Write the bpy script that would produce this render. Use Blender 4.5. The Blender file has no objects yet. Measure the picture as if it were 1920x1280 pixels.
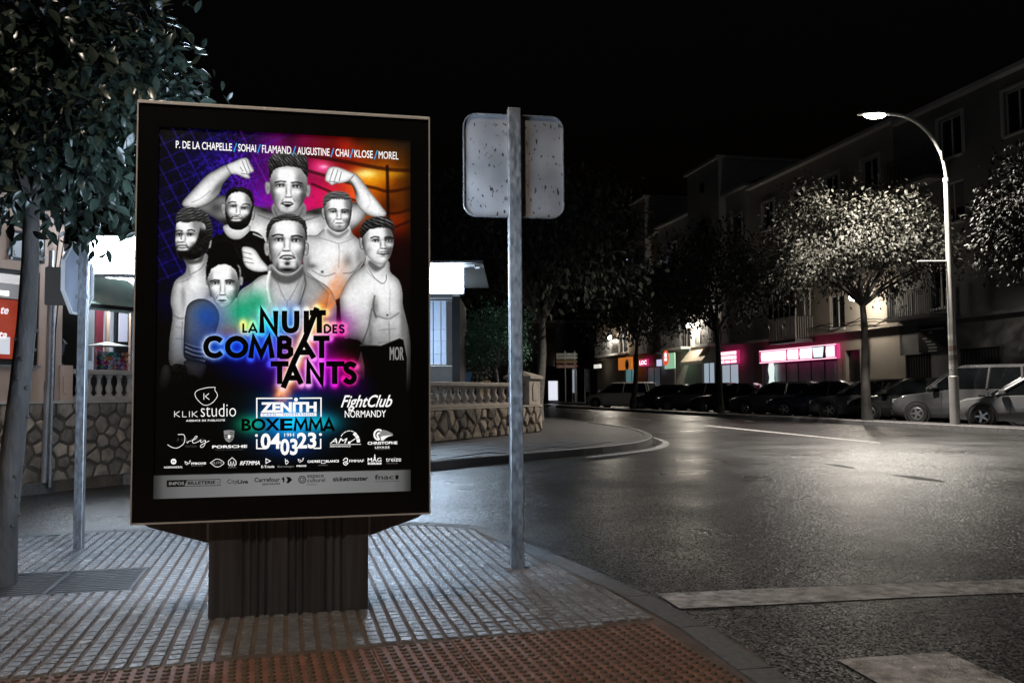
import bpy, bmesh, math, random
import numpy as np
from mathutils import Vector, Matrix
sc = bpy.context.scene
R = math.radians
# ================================================================ camera
FOC, PITCH, ROLL, EYE = 1650., R(3.3), R(-.42), 1.05     # focal length in pixels of a 1920-wide frame
cd = bpy.data.cameras.new('camera'); cam = bpy.data.objects.new('camera', cd)
sc.collection.objects.link(cam); sc.camera = cam
cd.sensor_width = 36.; cd.lens = FOC/1920*36; cd.clip_start = .05; cd.clip_end = 2000
cam.matrix_world = Matrix.Translation((0, 0, EYE)) @ Matrix.Rotation(R(90)+PITCH, 4, 'X') @ Matrix.Rotation(ROLL, 4, 'Z')
# ================================================================ night sky
w = bpy.data.worlds.new('World'); sc.world = w; w.use_nodes = True
nt = w.node_tree; bg = nt.nodes['Background']
sky = nt.nodes.new('ShaderNodeTexSky'); sky.sky_type = 'NISHITA'; sky.sun_disc = False
sky.sun_elevation = R(-4); sky.sun_rotation = R(200)
nt.links.new(sky.outputs[0], bg.inputs[0]); bg.inputs[1].default_value = .07
# ================================================================ exposure and sampling
sc.view_settings.view_transform = 'Standard'; sc.view_settings.look = 'None'
sc.view_settings.exposure = 0.; sc.view_settings.gamma = 1.; sc.view_settings.use_curve_mapping = False
sc.cycles.use_denoising = True; sc.cycles.max_bounces = 6; sc.cycles.diffuse_bounces = 3; sc.cycles.glossy_bounces = 3
sc.cycles.transparent_max_bounces = 12; sc.cycles.sample_clamp_indirect = 4.; sc.cycles.caustics_reflective = False; sc.cycles.caustics_refractive = False
WARM, COOL, WHITE = (1., .90, .76), (.72, .85, 1.), (1., .97, .93)
# ================================================================ helpers
rnd = random.Random(7)
def ray(px, py):
    a, b = (px-960)/FOC, (py-640)/FOC
    c, s = math.cos(-ROLL), math.sin(-ROLL)
    u, v = a*c-b*s, a*s+b*c
    cp, sp = math.cos(PITCH), math.sin(PITCH)
    return Vector((u, cp+v*sp, sp-v*cp))
def at(px, py, Y):
    d = ray(px, py); return Vector((0, 0, EYE))+d*(Y/d.y)
def gp(px, py, z=0.):
    d = ray(px, py); return Vector((0, 0, EYE))+d*((z-EYE)/d.z)
MATS = {}
def mat(name, col, rough=.6, metal=0., var=.0, vscale=6., bump=0., bscale=40., spec=.5, emit=None, es=1., col2=None, coord='Object', detail=4, rvar=0., stretch=None, sample=None):
    if name in MATS: return MATS[name]
    m = bpy.data.materials.new(name); m.use_nodes = True; n = m.node_tree; p = n.nodes['Principled BSDF']
    p.inputs['Base Color'].default_value = (*col, 1); p.inputs['Roughness'].default_value = rough; p.inputs['Metallic'].default_value = metal
    p.inputs['Specular IOR Level'].default_value = spec
    tc = n.nodes.new('ShaderNodeTexCoord'); src = tc.outputs[coord]
    if stretch:
        mp = n.nodes.new('ShaderNodeMapping'); mp.inputs['Scale'].default_value = stretch; n.links.new(src, mp.inputs[0]); src = mp.outputs[0]
    if var or col2:
        t = n.nodes.new('ShaderNodeTexNoise'); t.inputs['Scale'].default_value = vscale; t.inputs['Detail'].default_value = detail
        n.links.new(src, t.inputs['Vector'])
        cr = n.nodes.new('ShaderNodeValToRGB'); e = cr.color_ramp.elements
        e[0].position = .3; e[1].position = .7
        c2 = col2 or tuple(min(1, c*(1+var)) for c in col); c1 = col if col2 else tuple(c*(1-var) for c in col)
        e[0].color = (*c1, 1); e[1].color = (*c2, 1)
        n.links.new(t.outputs['Fac'], cr.inputs[0]); n.links.new(cr.outputs[0], p.inputs['Base Color'])
        if rvar:
            mr = n.nodes.new('ShaderNodeMapRange'); mr.inputs['From Min'].default_value = .3; mr.inputs['From Max'].default_value = .7
            mr.inputs['To Min'].default_value = rough-rvar; mr.inputs['To Max'].default_value = rough+rvar
            n.links.new(t.outputs['Fac'], mr.inputs[0]); n.links.new(mr.outputs[0], p.inputs['Roughness'])
    if bump:
        t = n.nodes.new('ShaderNodeTexNoise'); t.inputs['Scale'].default_value = bscale; t.inputs['Detail'].default_value = 3
        n.links.new(src, t.inputs['Vector'])
        b = n.nodes.new('ShaderNodeBump'); b.inputs['Strength'].default_value = bump; b.inputs['Distance'].default_value = .01
        n.links.new(t.outputs['Fac'], b.inputs['Height']); n.links.new(b.outputs[0], p.inputs['Normal'])
    if emit:
        p.inputs['Emission Color'].default_value = (*emit, 1); p.inputs['Emission Strength'].default_value = es
    if sample: m.cycles.emission_sampling = sample
    MATS[name] = m; return m
def glass(name, tint=(.9, .95, 1.), amt=.12, rough=.02):
    if name in MATS: return MATS[name]
    m = bpy.data.materials.new(name); m.use_nodes = True; n = m.node_tree
    for x in list(n.nodes): n.nodes.remove(x)
    o = n.nodes.new('ShaderNodeOutputMaterial'); mx = n.nodes.new('ShaderNodeMixShader'); t = n.nodes.new('ShaderNodeBsdfTransparent'); g = n.nodes.new('ShaderNodeBsdfGlossy')
    t.inputs[0].default_value = (*tint, 1); g.inputs['Roughness'].default_value = rough
    f = n.nodes.new('ShaderNodeLayerWeight'); f.inputs[0].default_value = amt
    n.links.new(f.outputs['Fresnel'], mx.inputs[0]); n.links.new(t.outputs[0], mx.inputs[1]); n.links.new(g.outputs[0], mx.inputs[2]); n.links.new(mx.outputs[0], o.inputs[0])
    MATS[name] = m; return m
class MB:
    def __init__(s): s.v = []; s.f = []
    def add(s, vs, fs):
        o = len(s.v); s.v += [tuple(x) for x in vs]; s.f += [tuple(i+o for i in q_) for q_ in fs]; return s
    def box(s, x0, x1, y0, y1, z0, z1):
        return s.add([(x0, y0, z0), (x1, y0, z0), (x1, y1, z0), (x0, y1, z0), (x0, y0, z1), (x1, y0, z1), (x1, y1, z1), (x0, y1, z1)],
                     [(0, 3, 2, 1), (4, 5, 6, 7), (0, 1, 5, 4), (1, 2, 6, 5), (2, 3, 7, 6), (3, 0, 4, 7)])
    def cbox(s, x0, x1, y0, y1, z0, z1, b):       # box with chamfered edges
        bm = bmesh.new(); bmesh.ops.create_cube(bm, size=1.)
        for v in bm.verts: v.co = ((x0+x1)/2+v.co.x*(x1-x0), (y0+y1)/2+v.co.y*(y1-y0), (z0+z1)/2+v.co.z*(z1-z0))
        bmesh.ops.bevel(bm, geom=list(bm.edges), offset=b, segments=2, affect='EDGES', profile=.5)
        bm.verts.ensure_lookup_table(); s.add([v.co[:] for v in bm.verts], [[v.index for v in f.verts] for f in bm.faces]); bm.free(); return s
    def prism(s, poly, axis, a, b):               # polygon in the plane across 'axis', extruded from a to b
        def P(p, t): return {'x': (t, p[0], p[1]), 'y': (p[0], t, p[1]), 'z': (p[0], p[1], t)}[axis]
        n = len(poly); vs = [P(p, a) for p in poly]+[P(p, b) for p in poly]
        return s.add(vs, [tuple(range(n))[::-1], tuple(range(n, 2*n))]+[(i, (i+1) % n, n+(i+1) % n, n+i) for i in range(n)])
    def tube(s, pts, r, n=8, caps=True):
        pts = [Vector(p) for p in pts]; rs = r if isinstance(r, (list, tuple)) else [r]*len(pts); o = len(s.v)
        for i, p in enumerate(pts):
            t = (pts[min(i+1, len(pts)-1)]-pts[max(i-1, 0)]).normalized()
            a = t.cross(Vector((0, 0, 1))) if abs(t.z) < .95 else t.cross(Vector((0, 1, 0))); a.normalize(); b = t.cross(a)
            for k in range(n):
                an = 2*math.pi*k/n; s.v.append(tuple(p+(a*math.cos(an)+b*math.sin(an))*rs[i]))
        for i in range(len(pts)-1):
            for k in range(n): s.f.append((o+i*n+k, o+i*n+(k+1) % n, o+(i+1)*n+(k+1) % n, o+(i+1)*n+k))
        if caps: s.f += [tuple(o+k for k in range(n))[::-1], tuple(o+(len(pts)-1)*n+k for k in range(n))]
        return s
    def lathe(s, prof, n=12, c=(0, 0, 0), axis='z'):
        o = len(s.v); m = len(prof)
        for r_, z in prof:
            for k in range(n):
                a = 2*math.pi*k/n; x, y = r_*math.cos(a), r_*math.sin(a)
                p = (x, y, z) if axis == 'z' else ((x, z, y) if axis == 'y' else (z, x, y))
                s.v.append((p[0]+c[0], p[1]+c[1], p[2]+c[2]))
        for i in range(m-1):
            for k in range(n): s.f.append((o+i*n+k, o+i*n+(k+1) % n, o+(i+1)*n+(k+1) % n, o+(i+1)*n+k))
        s.f += [tuple(o+k for k in range(n))[::-1], tuple(o+(m-1)*n+k for k in range(n))]
        return s
    def mesh(s, name, m=None, smooth_=False):
        me = bpy.data.meshes.new(name); me.from_pydata(s.v, [], s.f)
        bm = bmesh.new(); bm.from_mesh(me); bmesh.ops.recalc_face_normals(bm, faces=bm.faces); bm.to_mesh(me); bm.free()
        if m: me.materials.append(m)
        if smooth_:
            me.shade_smooth()
            try: me.set_sharp_from_angle(angle=R(40))
            except Exception: pass
        return me
    def build(s, name, m, parent=None, smooth_=False, **k):
        return link(name, s.mesh(name, m, smooth_), parent, **k)
def link(name, me, parent=None, loc=None, rz=None, label=None, cat=None, group=None, kind=None):
    o = bpy.data.objects.new(name, me); sc.collection.objects.link(o)
    if parent: o.parent = parent
    if loc is not None: o.location = loc
    if rz is not None: o.rotation_euler = (0, 0, rz)
    if label: o['label'] = label
    if cat: o['category'] = cat
    if group: o['group'] = group
    if kind: o['kind'] = kind
    return o
def thing(name, label, cat, loc=(0, 0, 0), rz=0., group=None):
    return link(name, None, None, loc, rz, label, cat, group)
def nmesh(name, verts, faces, m):                 # numpy arrays: verts (n,3), faces (m,k)
    me = bpy.data.meshes.new(name); k = faces.shape[1]
    me.vertices.add(len(verts)); me.vertices.foreach_set('co', verts.astype(np.float32).ravel())
    me.loops.add(faces.size); me.loops.foreach_set('vertex_index', faces.astype(np.int32).ravel())
    me.polygons.add(len(faces)); me.polygons.foreach_set('loop_start', np.arange(0, faces.size, k, dtype=np.int32)); me.polygons.foreach_set('loop_total', np.full(len(faces), k, np.int32))
    me.update(calc_edges=True); me.materials.append(m); return me
def text_mesh(body, bold=0., shear=0., spacing=1.):
    """glyph outlines of the built-in face as (verts, faces) scaled to the unit box 0..1 x 0..1"""
    c = bpy.data.curves.new('t', 'FONT'); c.body = body; c.offset = bold; c.shear = shear; c.space_character = spacing; c.resolution_u = 3; c.fill_mode = 'FRONT'
    o = bpy.data.objects.new('t', c); sc.collection.objects.link(o); dg = bpy.context.evaluated_depsgraph_get()
    me = o.evaluated_get(dg).to_mesh()
    v = np.array([x.co[:2] for x in me.vertices]) if len(me.vertices) else np.zeros((0, 2)); f = [tuple(p.vertices) for p in me.polygons]
    o.evaluated_get(dg).to_mesh_clear(); bpy.data.objects.remove(o); bpy.data.curves.remove(c)
    if len(v): v = (v-v.min(0))/np.maximum(np.ptp(v, axis=0), 1e-6)
    return v, f
def text3d(name, body, m, parent, x0, x1, z0, z1, y, bold=0., shear=0., flip=False, ribbon=None, axis='y'):
    v, f = text_mesh(body, bold, shear); b = MB()
    if axis == 'y': b.add([((x0+(1-p[0] if flip else p[0])*(x1-x0)), y, z0+p[1]*(z1-z0)) for p in v], f)
    return b.build(name, m, parent)
def in_poly(x, y, P):
    c = False; n = len(P)
    for i in range(n):
        ax, ay = P[i]; bx, by = P[(i+1) % n]
        if (ay > y) != (by > y) and x < (bx-ax)*(y-ay)/(by-ay)+ax: c = not c
    return c
def offset_poly(P, d):                             # move a polyline sideways
    out = []
    for i in range(len(P)):
        a = Vector(P[max(i-1, 0)]); b = Vector(P[min(i+1, len(P)-1)]); t = (b-a).normalized(); out.append((P[i][0]-t.y*d, P[i][1]+t.x*d))
    return out
def resample(P, step):
    out = [Vector(P[0])]; acc = 0
    for a, b in zip(P, P[1:]):
        a, b = Vector(a), Vector(b); L = (b-a).length; t = step-acc
        while t <= L: out.append(a+(b-a)*t/L); t += step
        acc = L-(t-step)
    return out
def cr_line(P, n=6): return [tuple(x) for x in smooth(P, n, False)]
def clip_half(P, a, n_):
    out = []
    for i in range(len(P)):
        p, q_ = P[i], P[(i+1) % len(P)]; dp = (p[0]-a[0])*n_[0]+(p[1]-a[1])*n_[1]; dq = (q_[0]-a[0])*n_[0]+(q_[1]-a[1])*n_[1]
        if dp <= 0: out.append(p)
        if (dp < 0) != (dq < 0) and dp != dq:
            t = dp/(dp-dq); out.append((p[0]+(q_[0]-p[0])*t, p[1]+(q_[1]-p[1])*t))
    return out
import numpy as np
# ---------------------------------------------------------------- poster print
# the printed artwork is painted into a plain array in the sheet's own coordinates
PX0, PY0, PW, PH = 284, 231, 492, 710
def noise2(h, w, cell, seed):
    r = np.random.RandomState(seed)
    gh, gw = int(h/cell)+3, int(w/cell)+3
    g = r.rand(gh, gw)
    y = np.arange(h)/cell; x = np.arange(w)/cell
    yi = y.astype(int); xi = x.astype(int); fy = (y-yi)[:, None]; fx = (x-xi)[None]
    fy = fy*fy*(3-2*fy); fx = fx*fx*(3-2*fx)
    a = g[yi][:, xi]; b = g[yi][:, xi+1]; c = g[yi+1][:, xi]; d = g[yi+1][:, xi+1]
    return a*(1-fx)*(1-fy)+b*fx*(1-fy)+c*(1-fx)*fy+d*fx*fy
def q(*p): return [(280+x/3.764, 220+y/3.764) for x, y in p]
def r32(*p): return [(280+x/3.2, 540+y/3.2) for x, y in p]
def smooth(p, n=6, closed=True):
    p = np.array(p, float); m = len(p); out = []
    for i in range(m if closed else m-1):
        if closed: a, b, c, d = p[i-1], p[i], p[(i+1) % m], p[(i+2) % m]
        else: a, b, c, d = p[max(i-1, 0)], p[i], p[i+1], p[min(i+2, m-1)]
        for k in range(n):
            t = k/n
            out.append(.5*((2*b)+(c-a)*t+(2*a-5*b+4*c-d)*t*t+(3*b-a-3*c+d)*t**3))
    if not closed: out.append(p[-1])
    return np.array(out)
class Canvas:
    def __init__(s):
        s.y, s.x = np.mgrid[0:PH, 0:PW].astype(float)
        s.x += PX0; s.y += PY0
        s.c = np.zeros((PH, PW, 3))
    def box(s, p, pad):
        p = np.asarray(p)
        x0 = max(int(p[:, 0].min()-pad-PX0), 0); x1 = min(int(p[:, 0].max()+pad-PX0)+2, PW)
        y0 = max(int(p[:, 1].min()-pad-PY0), 0); y1 = min(int(p[:, 1].max()+pad-PY0)+2, PH)
        return slice(y0, max(y1, y0+1)), slice(x0, max(x1, x0+1))
    def dist(s, p, sl, closed):
        X, Y = s.x[sl], s.y[sl]; d = np.full(X.shape, 1e9); ins = np.zeros(X.shape, bool)
        m = len(p)
        for i in range(m if closed else m-1):
            ax, ay = p[i]; bx, by = p[(i+1) % m]; ex, ey = bx-ax, by-ay
            L = ex*ex+ey*ey+1e-9
            t = np.clip(((X-ax)*ex+(Y-ay)*ey)/L, 0, 1)
            d = np.minimum(d, np.hypot(X-ax-t*ex, Y-ay-t*ey))
            if closed and abs(ey) > 1e-9:
                cr = ((ay > Y) != (by > Y)) & (X < ex*(Y-ay)/ey+ax)
                ins ^= cr
        return np.where(ins, d, -d) if closed else d
    def put(s, sl, mask, col):
        col = np.asarray(col, float)
        if col.ndim == 2: col = col[..., None]
        s.c[sl] = s.c[sl]*(1-mask[..., None])+col*mask[..., None]
    def fill(s, p, col, soft=1., alpha=1., edge=0., er=6., crv=True, tex=0., seed=1):
        if crv: p = smooth(p)
        p = np.asarray(p, float); sl = s.box(p, soft+1); d = s.dist(p, sl, True)
        m = np.clip(d/soft+.5, 0, 1)*alpha
        v = np.ones(d.shape+(3,))*np.asarray(col, float)
        if edge: v = v*(1-edge*np.exp(-np.clip(d, 0, None)/er))[..., None]
        if tex: v = v*(1+tex*(noise2(*d.shape, 2.2, seed)-.5))[..., None]
        s.put(sl, m, np.clip(v, 0, 1)); s.last = (sl, np.clip(d/soft+.5, 0, 1))
    def line(s, p, w, col, soft=.8, alpha=1., crv=False):
        if crv: p = smooth(p, closed=False)
        p = np.asarray(p, float); sl = s.box(p, w+soft+1); d = s.dist(p, sl, False)
        s.put(sl, np.clip((w/2-d)/soft+.5, 0, 1)*alpha, np.ones(d.shape+(3,))*np.asarray(col, float))
    def blob(s, x, y, rx, ry, col, a=1., rot=0., clip=False):
        R = max(rx, ry)*2.6; sl = s.box(np.array([(x-R, y-R), (x+R, y+R)]), 0)
        X, Y = s.x[sl]-x, s.y[sl]-y; c, n = np.cos(rot), np.sin(rot)
        g = np.exp(-((X*c+Y*n)/rx)**2-((-X*n+Y*c)/ry)**2)*a
        if clip:
            m = np.zeros((PH, PW)); m[s.last[0]] = s.last[1]; g = g*m[sl]
        s.put(sl, np.clip(g, 0, 1), np.ones(g.shape+(3,))*np.asarray(col, float))
    def add(s, x, y, rx, ry, col, a=1., rot=0.):
        R = max(rx, ry)*3.; sl = s.box(np.array([(x-R, y-R), (x+R, y+R)]), 0)
        X, Y = s.x[sl]-x, s.y[sl]-y; c, n = np.cos(rot), np.sin(rot)
        g = np.exp(-((X*c+Y*n)/rx)**2-((-X*n+Y*c)/ry)**2)*a
        s.c[sl] = 1-(1-s.c[sl])*(1-np.clip(g[..., None]*np.asarray(col, float), 0, 1))
    def hair(s, p, lo=.07, hi=.34, ang=0., seed=3, soft=2.):
        p = smooth(p); sl = s.box(p, 4); d = s.dist(p, sl, True)
        X, Y = s.x[sl], s.y[sl]; r = np.random.RandomState(seed)
        c, n = np.cos(ang), np.sin(ang); u = X*c+Y*n; v = -X*n+Y*c
        t = np.zeros(d.shape)
        for k in range(5):
            f = r.uniform(.9, 2.6); t += np.sin(v*f+np.sin(u*.12+r.rand()*6)*2.2+r.rand()*6)
        t = np.clip(.5+t/7, 0, 1)
        wob = 1.6*(noise2(*d.shape, 2.5, seed)-.5)
        top = np.clip(1-(Y-p[:, 1].min())/(np.ptp(p[:, 1])+1), 0, 1)
        val = lo+(hi-lo)*t*(.45+.75*top)
        s.put(sl, np.clip((d+wob)/soft+.5, 0, 1), val)
def gray(v): return (v, v, v)
def face(C, cx, cy, w, h, jaw, ears, eyes, brow, nose, mouth, base=.86, tilt=0., side=0., beard=0., tash=.0, goat=0., ex=1.):
    """cx,cy centre between hairline and chin; jaw outline points; eyes (x,y),(x,y)"""
    for ex_, ey_, er in ears:
        er *= .82
        C.fill([(ex_-er*.45, ey_-er), (ex_+er*.45, ey_-er*.9), (ex_+er*.4, ey_+er*.7), (ex_, ey_+er*1.1), (ex_-er*.4, ey_+er*.6)], gray(base*.74), edge=.45, er=1.6)
        C.blob(ex_, ey_, er*.22, er*.5, gray(base*.5), .6)
    C.fill(jaw, gray(base), edge=.42, er=w*.10)
    lit = C.last
    def B(*a, **k): C.last = lit; C.blob(*a, clip=True, **k)
    B(cx-w*.46*(1+side), cy+h*.1, w*.15, h*.42, gray(.22), .62); B(cx+w*.46*(1-side), cy+h*.1, w*.14, h*.42, gray(.20), .66); B(cx-w*.30, cy+h*.20, w*.09, h*.12, gray(.45), .45, rot=.5); B(cx+w*.30, cy+h*.20, w*.09, h*.12, gray(.40), .5, rot=-.5)
    B(cx-w*.08, cy-h*.3, w*.30, h*.14, gray(.98), .75); B(cx+w*.34, cy-h*.22, w*.12, h*.2, gray(.35), .5); B(cx-w*.36, cy-h*.22, w*.10, h*.2, gray(.42), .45)
    (ax, ay), (bx, by) = eyes; mx = (ax+bx)/2; nx, ny = nose; qx, qy = mouth
    for e, (x, y) in enumerate(eyes):
        B(x, y-h*.022, w*.15, h*.045, gray(.20), .72); B(x+(mx-x)*.45, y-h*.02, w*.05, h*.05, gray(.22), .6)
        B(x+(-1 if e == 0 else 1)*w*.02, y+h*.10, w*.12, h*.05, gray(.97), .6)
    ux = (bx-ax)
    # brows, eyes
    for k, (x, y) in enumerate(eyes):
        sg = -1 if k == 0 else 1
        bx0, by0 = brow[k]; L = ux*.30
        C.line([(bx0-L, by0+(sg < 0)*h*.015+(.0)), (bx0, by0-h*.012), (bx0+L, by0+(sg > 0)*h*.015)], h*.028, gray(.15), soft=2.0, alpha=.9, crv=True)
        C.fill([(x-ux*.17, y), (x, y-h*.018), (x+ux*.17, y), (x, y+h*.016)], gray(.6), soft=1.)
        C.fill([(x-h*.021, y), (x, y-h*.024), (x+h*.021, y), (x, y+h*.024)], gray(.06), soft=1.)
        C.line([(x-ux*.22, y), (x, y-h*.026), (x+ux*.22, y-h*.002)], max(h*.015, .8), gray(.1), soft=1., crv=True)
        C.line([(x-ux*.18, y+h*.012), (x, y+h*.028), (x+ux*.18, y+h*.01)], max(h*.008, .5), gray(.4), soft=1., crv=True, alpha=.7)
    # nose
    B(mx+(nx-mx)*.4-w*.065, (ay+ny)/2, w*.035, (ny-ay)*.45, gray(.36), .6); B(mx+(nx-mx)*.5+w*.075, (ay+ny)/2+h*.01, w*.03, (ny-ay)*.42, gray(.42), .5)
    B(mx+(nx-mx)*.5+w*.01, (ay+ny)/2, w*.03, (ny-ay)*.5, gray(1.), .5)
    B(nx, ny-h*.02, w*.05, h*.02, gray(.96), .8)
    B(nx, ny+h*.012, w*.10, h*.014, gray(.22), .8)
    for sg in (-1, 1):
        B(nx+sg*w*.055, ny+h*.006, w*.025, h*.009, gray(.08), .9)
        B(nx+sg*w*.10, ny-h*.012, w*.02, h*.025, gray(.5), .6)
        B(nx+sg*w*.18, (ny+qy)/2, w*.026, h*.05, gray(.38), .55, rot=-sg*.5)
    # beard
    if beard:
        C.last = lit; sl, m = lit
        Y = C.y[sl]; X = C.x[sl]
        k = 1/(1+np.exp(-(Y-(qy-h*.045)+np.minimum(h*.26*(np.abs(X-cx-w*side*.3)/(w*.5))**5, h*.34)-h*.04*np.exp(-((X-qx)/(w*.30))**2))/(h*.022)))
        hole = np.exp(-((X-qx)/(w*.19))**4-((Y-(qy+h*.005))/(h*.055))**4)
        n = noise2(*X.shape, 1.3, 7)
        C.put(sl, np.clip(m*k*(1-hole)*beard*(.82+.3*n), 0, 1), (.06+.22*n*np.clip(1.2-(Y-qy)/(h*.3), 0, 1)))
    if tash: 
        C.line([(qx-w*.185, qy-h*.008), (qx-w*.11, qy-h*.042), (qx, qy-h*.050), (qx+w*.11, qy-h*.042), (qx+w*.185, qy-h*.008)], h*.026, gray(.15), soft=2.6, alpha=tash, crv=True)
    if goat: 
        B(qx, qy+h*.085, w*.075, h*.035, gray(.12), goat); B(qx, qy+h*.19, w*.26, h*.045, gray(.14), goat)
        B(qx-w*.25, qy+h*.12, w*.05, h*.08, gray(.2), goat*.5); B(qx+w*.25, qy+h*.12, w*.05, h*.08, gray(.2), goat*.5)
    # mouth
    C.fill([(qx-w*.15, qy), (qx-w*.04, qy-h*.022), (qx, qy-h*.016), (qx+w*.04, qy-h*.022), (qx+w*.15, qy), (qx, qy+h*.036)], gray(.42 if not beard else .60), soft=1.6)
    C.line([(qx-w*.15, qy+h*.003), (qx, qy+h*.001), (qx+w*.15, qy+h*.003)], max(h*.012, .7), gray(.12), soft=1., crv=True)
    B(qx, qy+h*.055, w*.12, h*.014, gray(.4), .6 if not beard else 0)
    B(qx, qy+h*.12, w*.09, h*.04, gray(.95), .35 if not (beard or goat) else 0)
def fist(C, pts, knuck, base=.84):
    C.fill(pts, gray(base), edge=.5, er=3.)
    for a, b in knuck: C.line([a, b], 1.1, gray(.25), soft=1.6, alpha=.8)
TITLE = {  # strokes of the title lettering, as laid out on the sheet
 'N': [[(676, 270), (676, 136), (758, 268), (758, 136)]], 'U': [[(811, 136), (811, 215), (822, 246), (848, 256), (874, 246), (884, 215), (884, 136)]],
 'I': [[(942, 136), (942, 268)]], 'slash': [[(1006, 118), (935, 300), (872, 430), (803, 598)]], 'T': [[(962, 148), (1060, 148)], [(1020, 148), (1020, 270)]],
 'C': [[(432, 318), (412, 304), (385, 301), (356, 312), (341, 338), (341, 366), (356, 393), (385, 405), (412, 402), (434, 386)]],
 'O': [[(524, 301), (552, 309), (574, 332), (578, 353), (572, 378), (551, 398), (524, 405), (496, 398), (476, 378), (470, 353), (475, 330), (496, 309), (524, 301)]],
 'M': [[(608, 420), (626, 300), (672, 402), (718, 300), (738, 420)]],
 'B': [[(782, 420), (782, 290)], [(782, 300), (820, 300), (838, 312), (838, 334), (822, 347), (782, 349)], [(782, 350), (830, 352), (848, 368), (848, 394), (828, 409), (782, 409)]],
 'A': [[(928, 322), (988, 420)], [(905, 385), (965, 385)]], 'T1': [[(984, 301), (1082, 301)], [(1034, 301), (1034, 420)]],
 'T2': [[(728, 454), (836, 454)], [(782, 454), (782, 575)]], 'A2': [[(862, 466), (912, 575)], [(840, 538), (895, 538)]],
 'N2': [[(955, 575), (955, 447), (1034, 570), (1034, 445)]], 'T3': [[(1060, 454), (1172, 454)], [(1112, 454), (1112, 575)]],
 'S': [[(1236, 470), (1214, 456), (1190, 459), (1180, 478), (1190, 496), (1216, 510), (1229, 532), (1220, 556), (1196, 563), (1170, 546)]]}
SMALL = {'L': [[(564, 213), (564, 262), (588, 262)]], 'a': [[(596, 268), (622, 215), (646, 268)], [(606, 252), (637, 252)]],
 'D': [[(1052, 222), (1052, 266), (1070, 266), (1086, 254), (1086, 236), (1070, 222), (1052, 222)]], 'E': [[(1128, 224), (1104, 224), (1104, 266), (1128, 266)], [(1104, 245), (1124, 245)]],
 's': [[(1168, 230), (1156, 223), (1144, 229), (1146, 240), (1162, 248), (1166, 260), (1154, 267), (1141, 260)]]}
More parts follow.
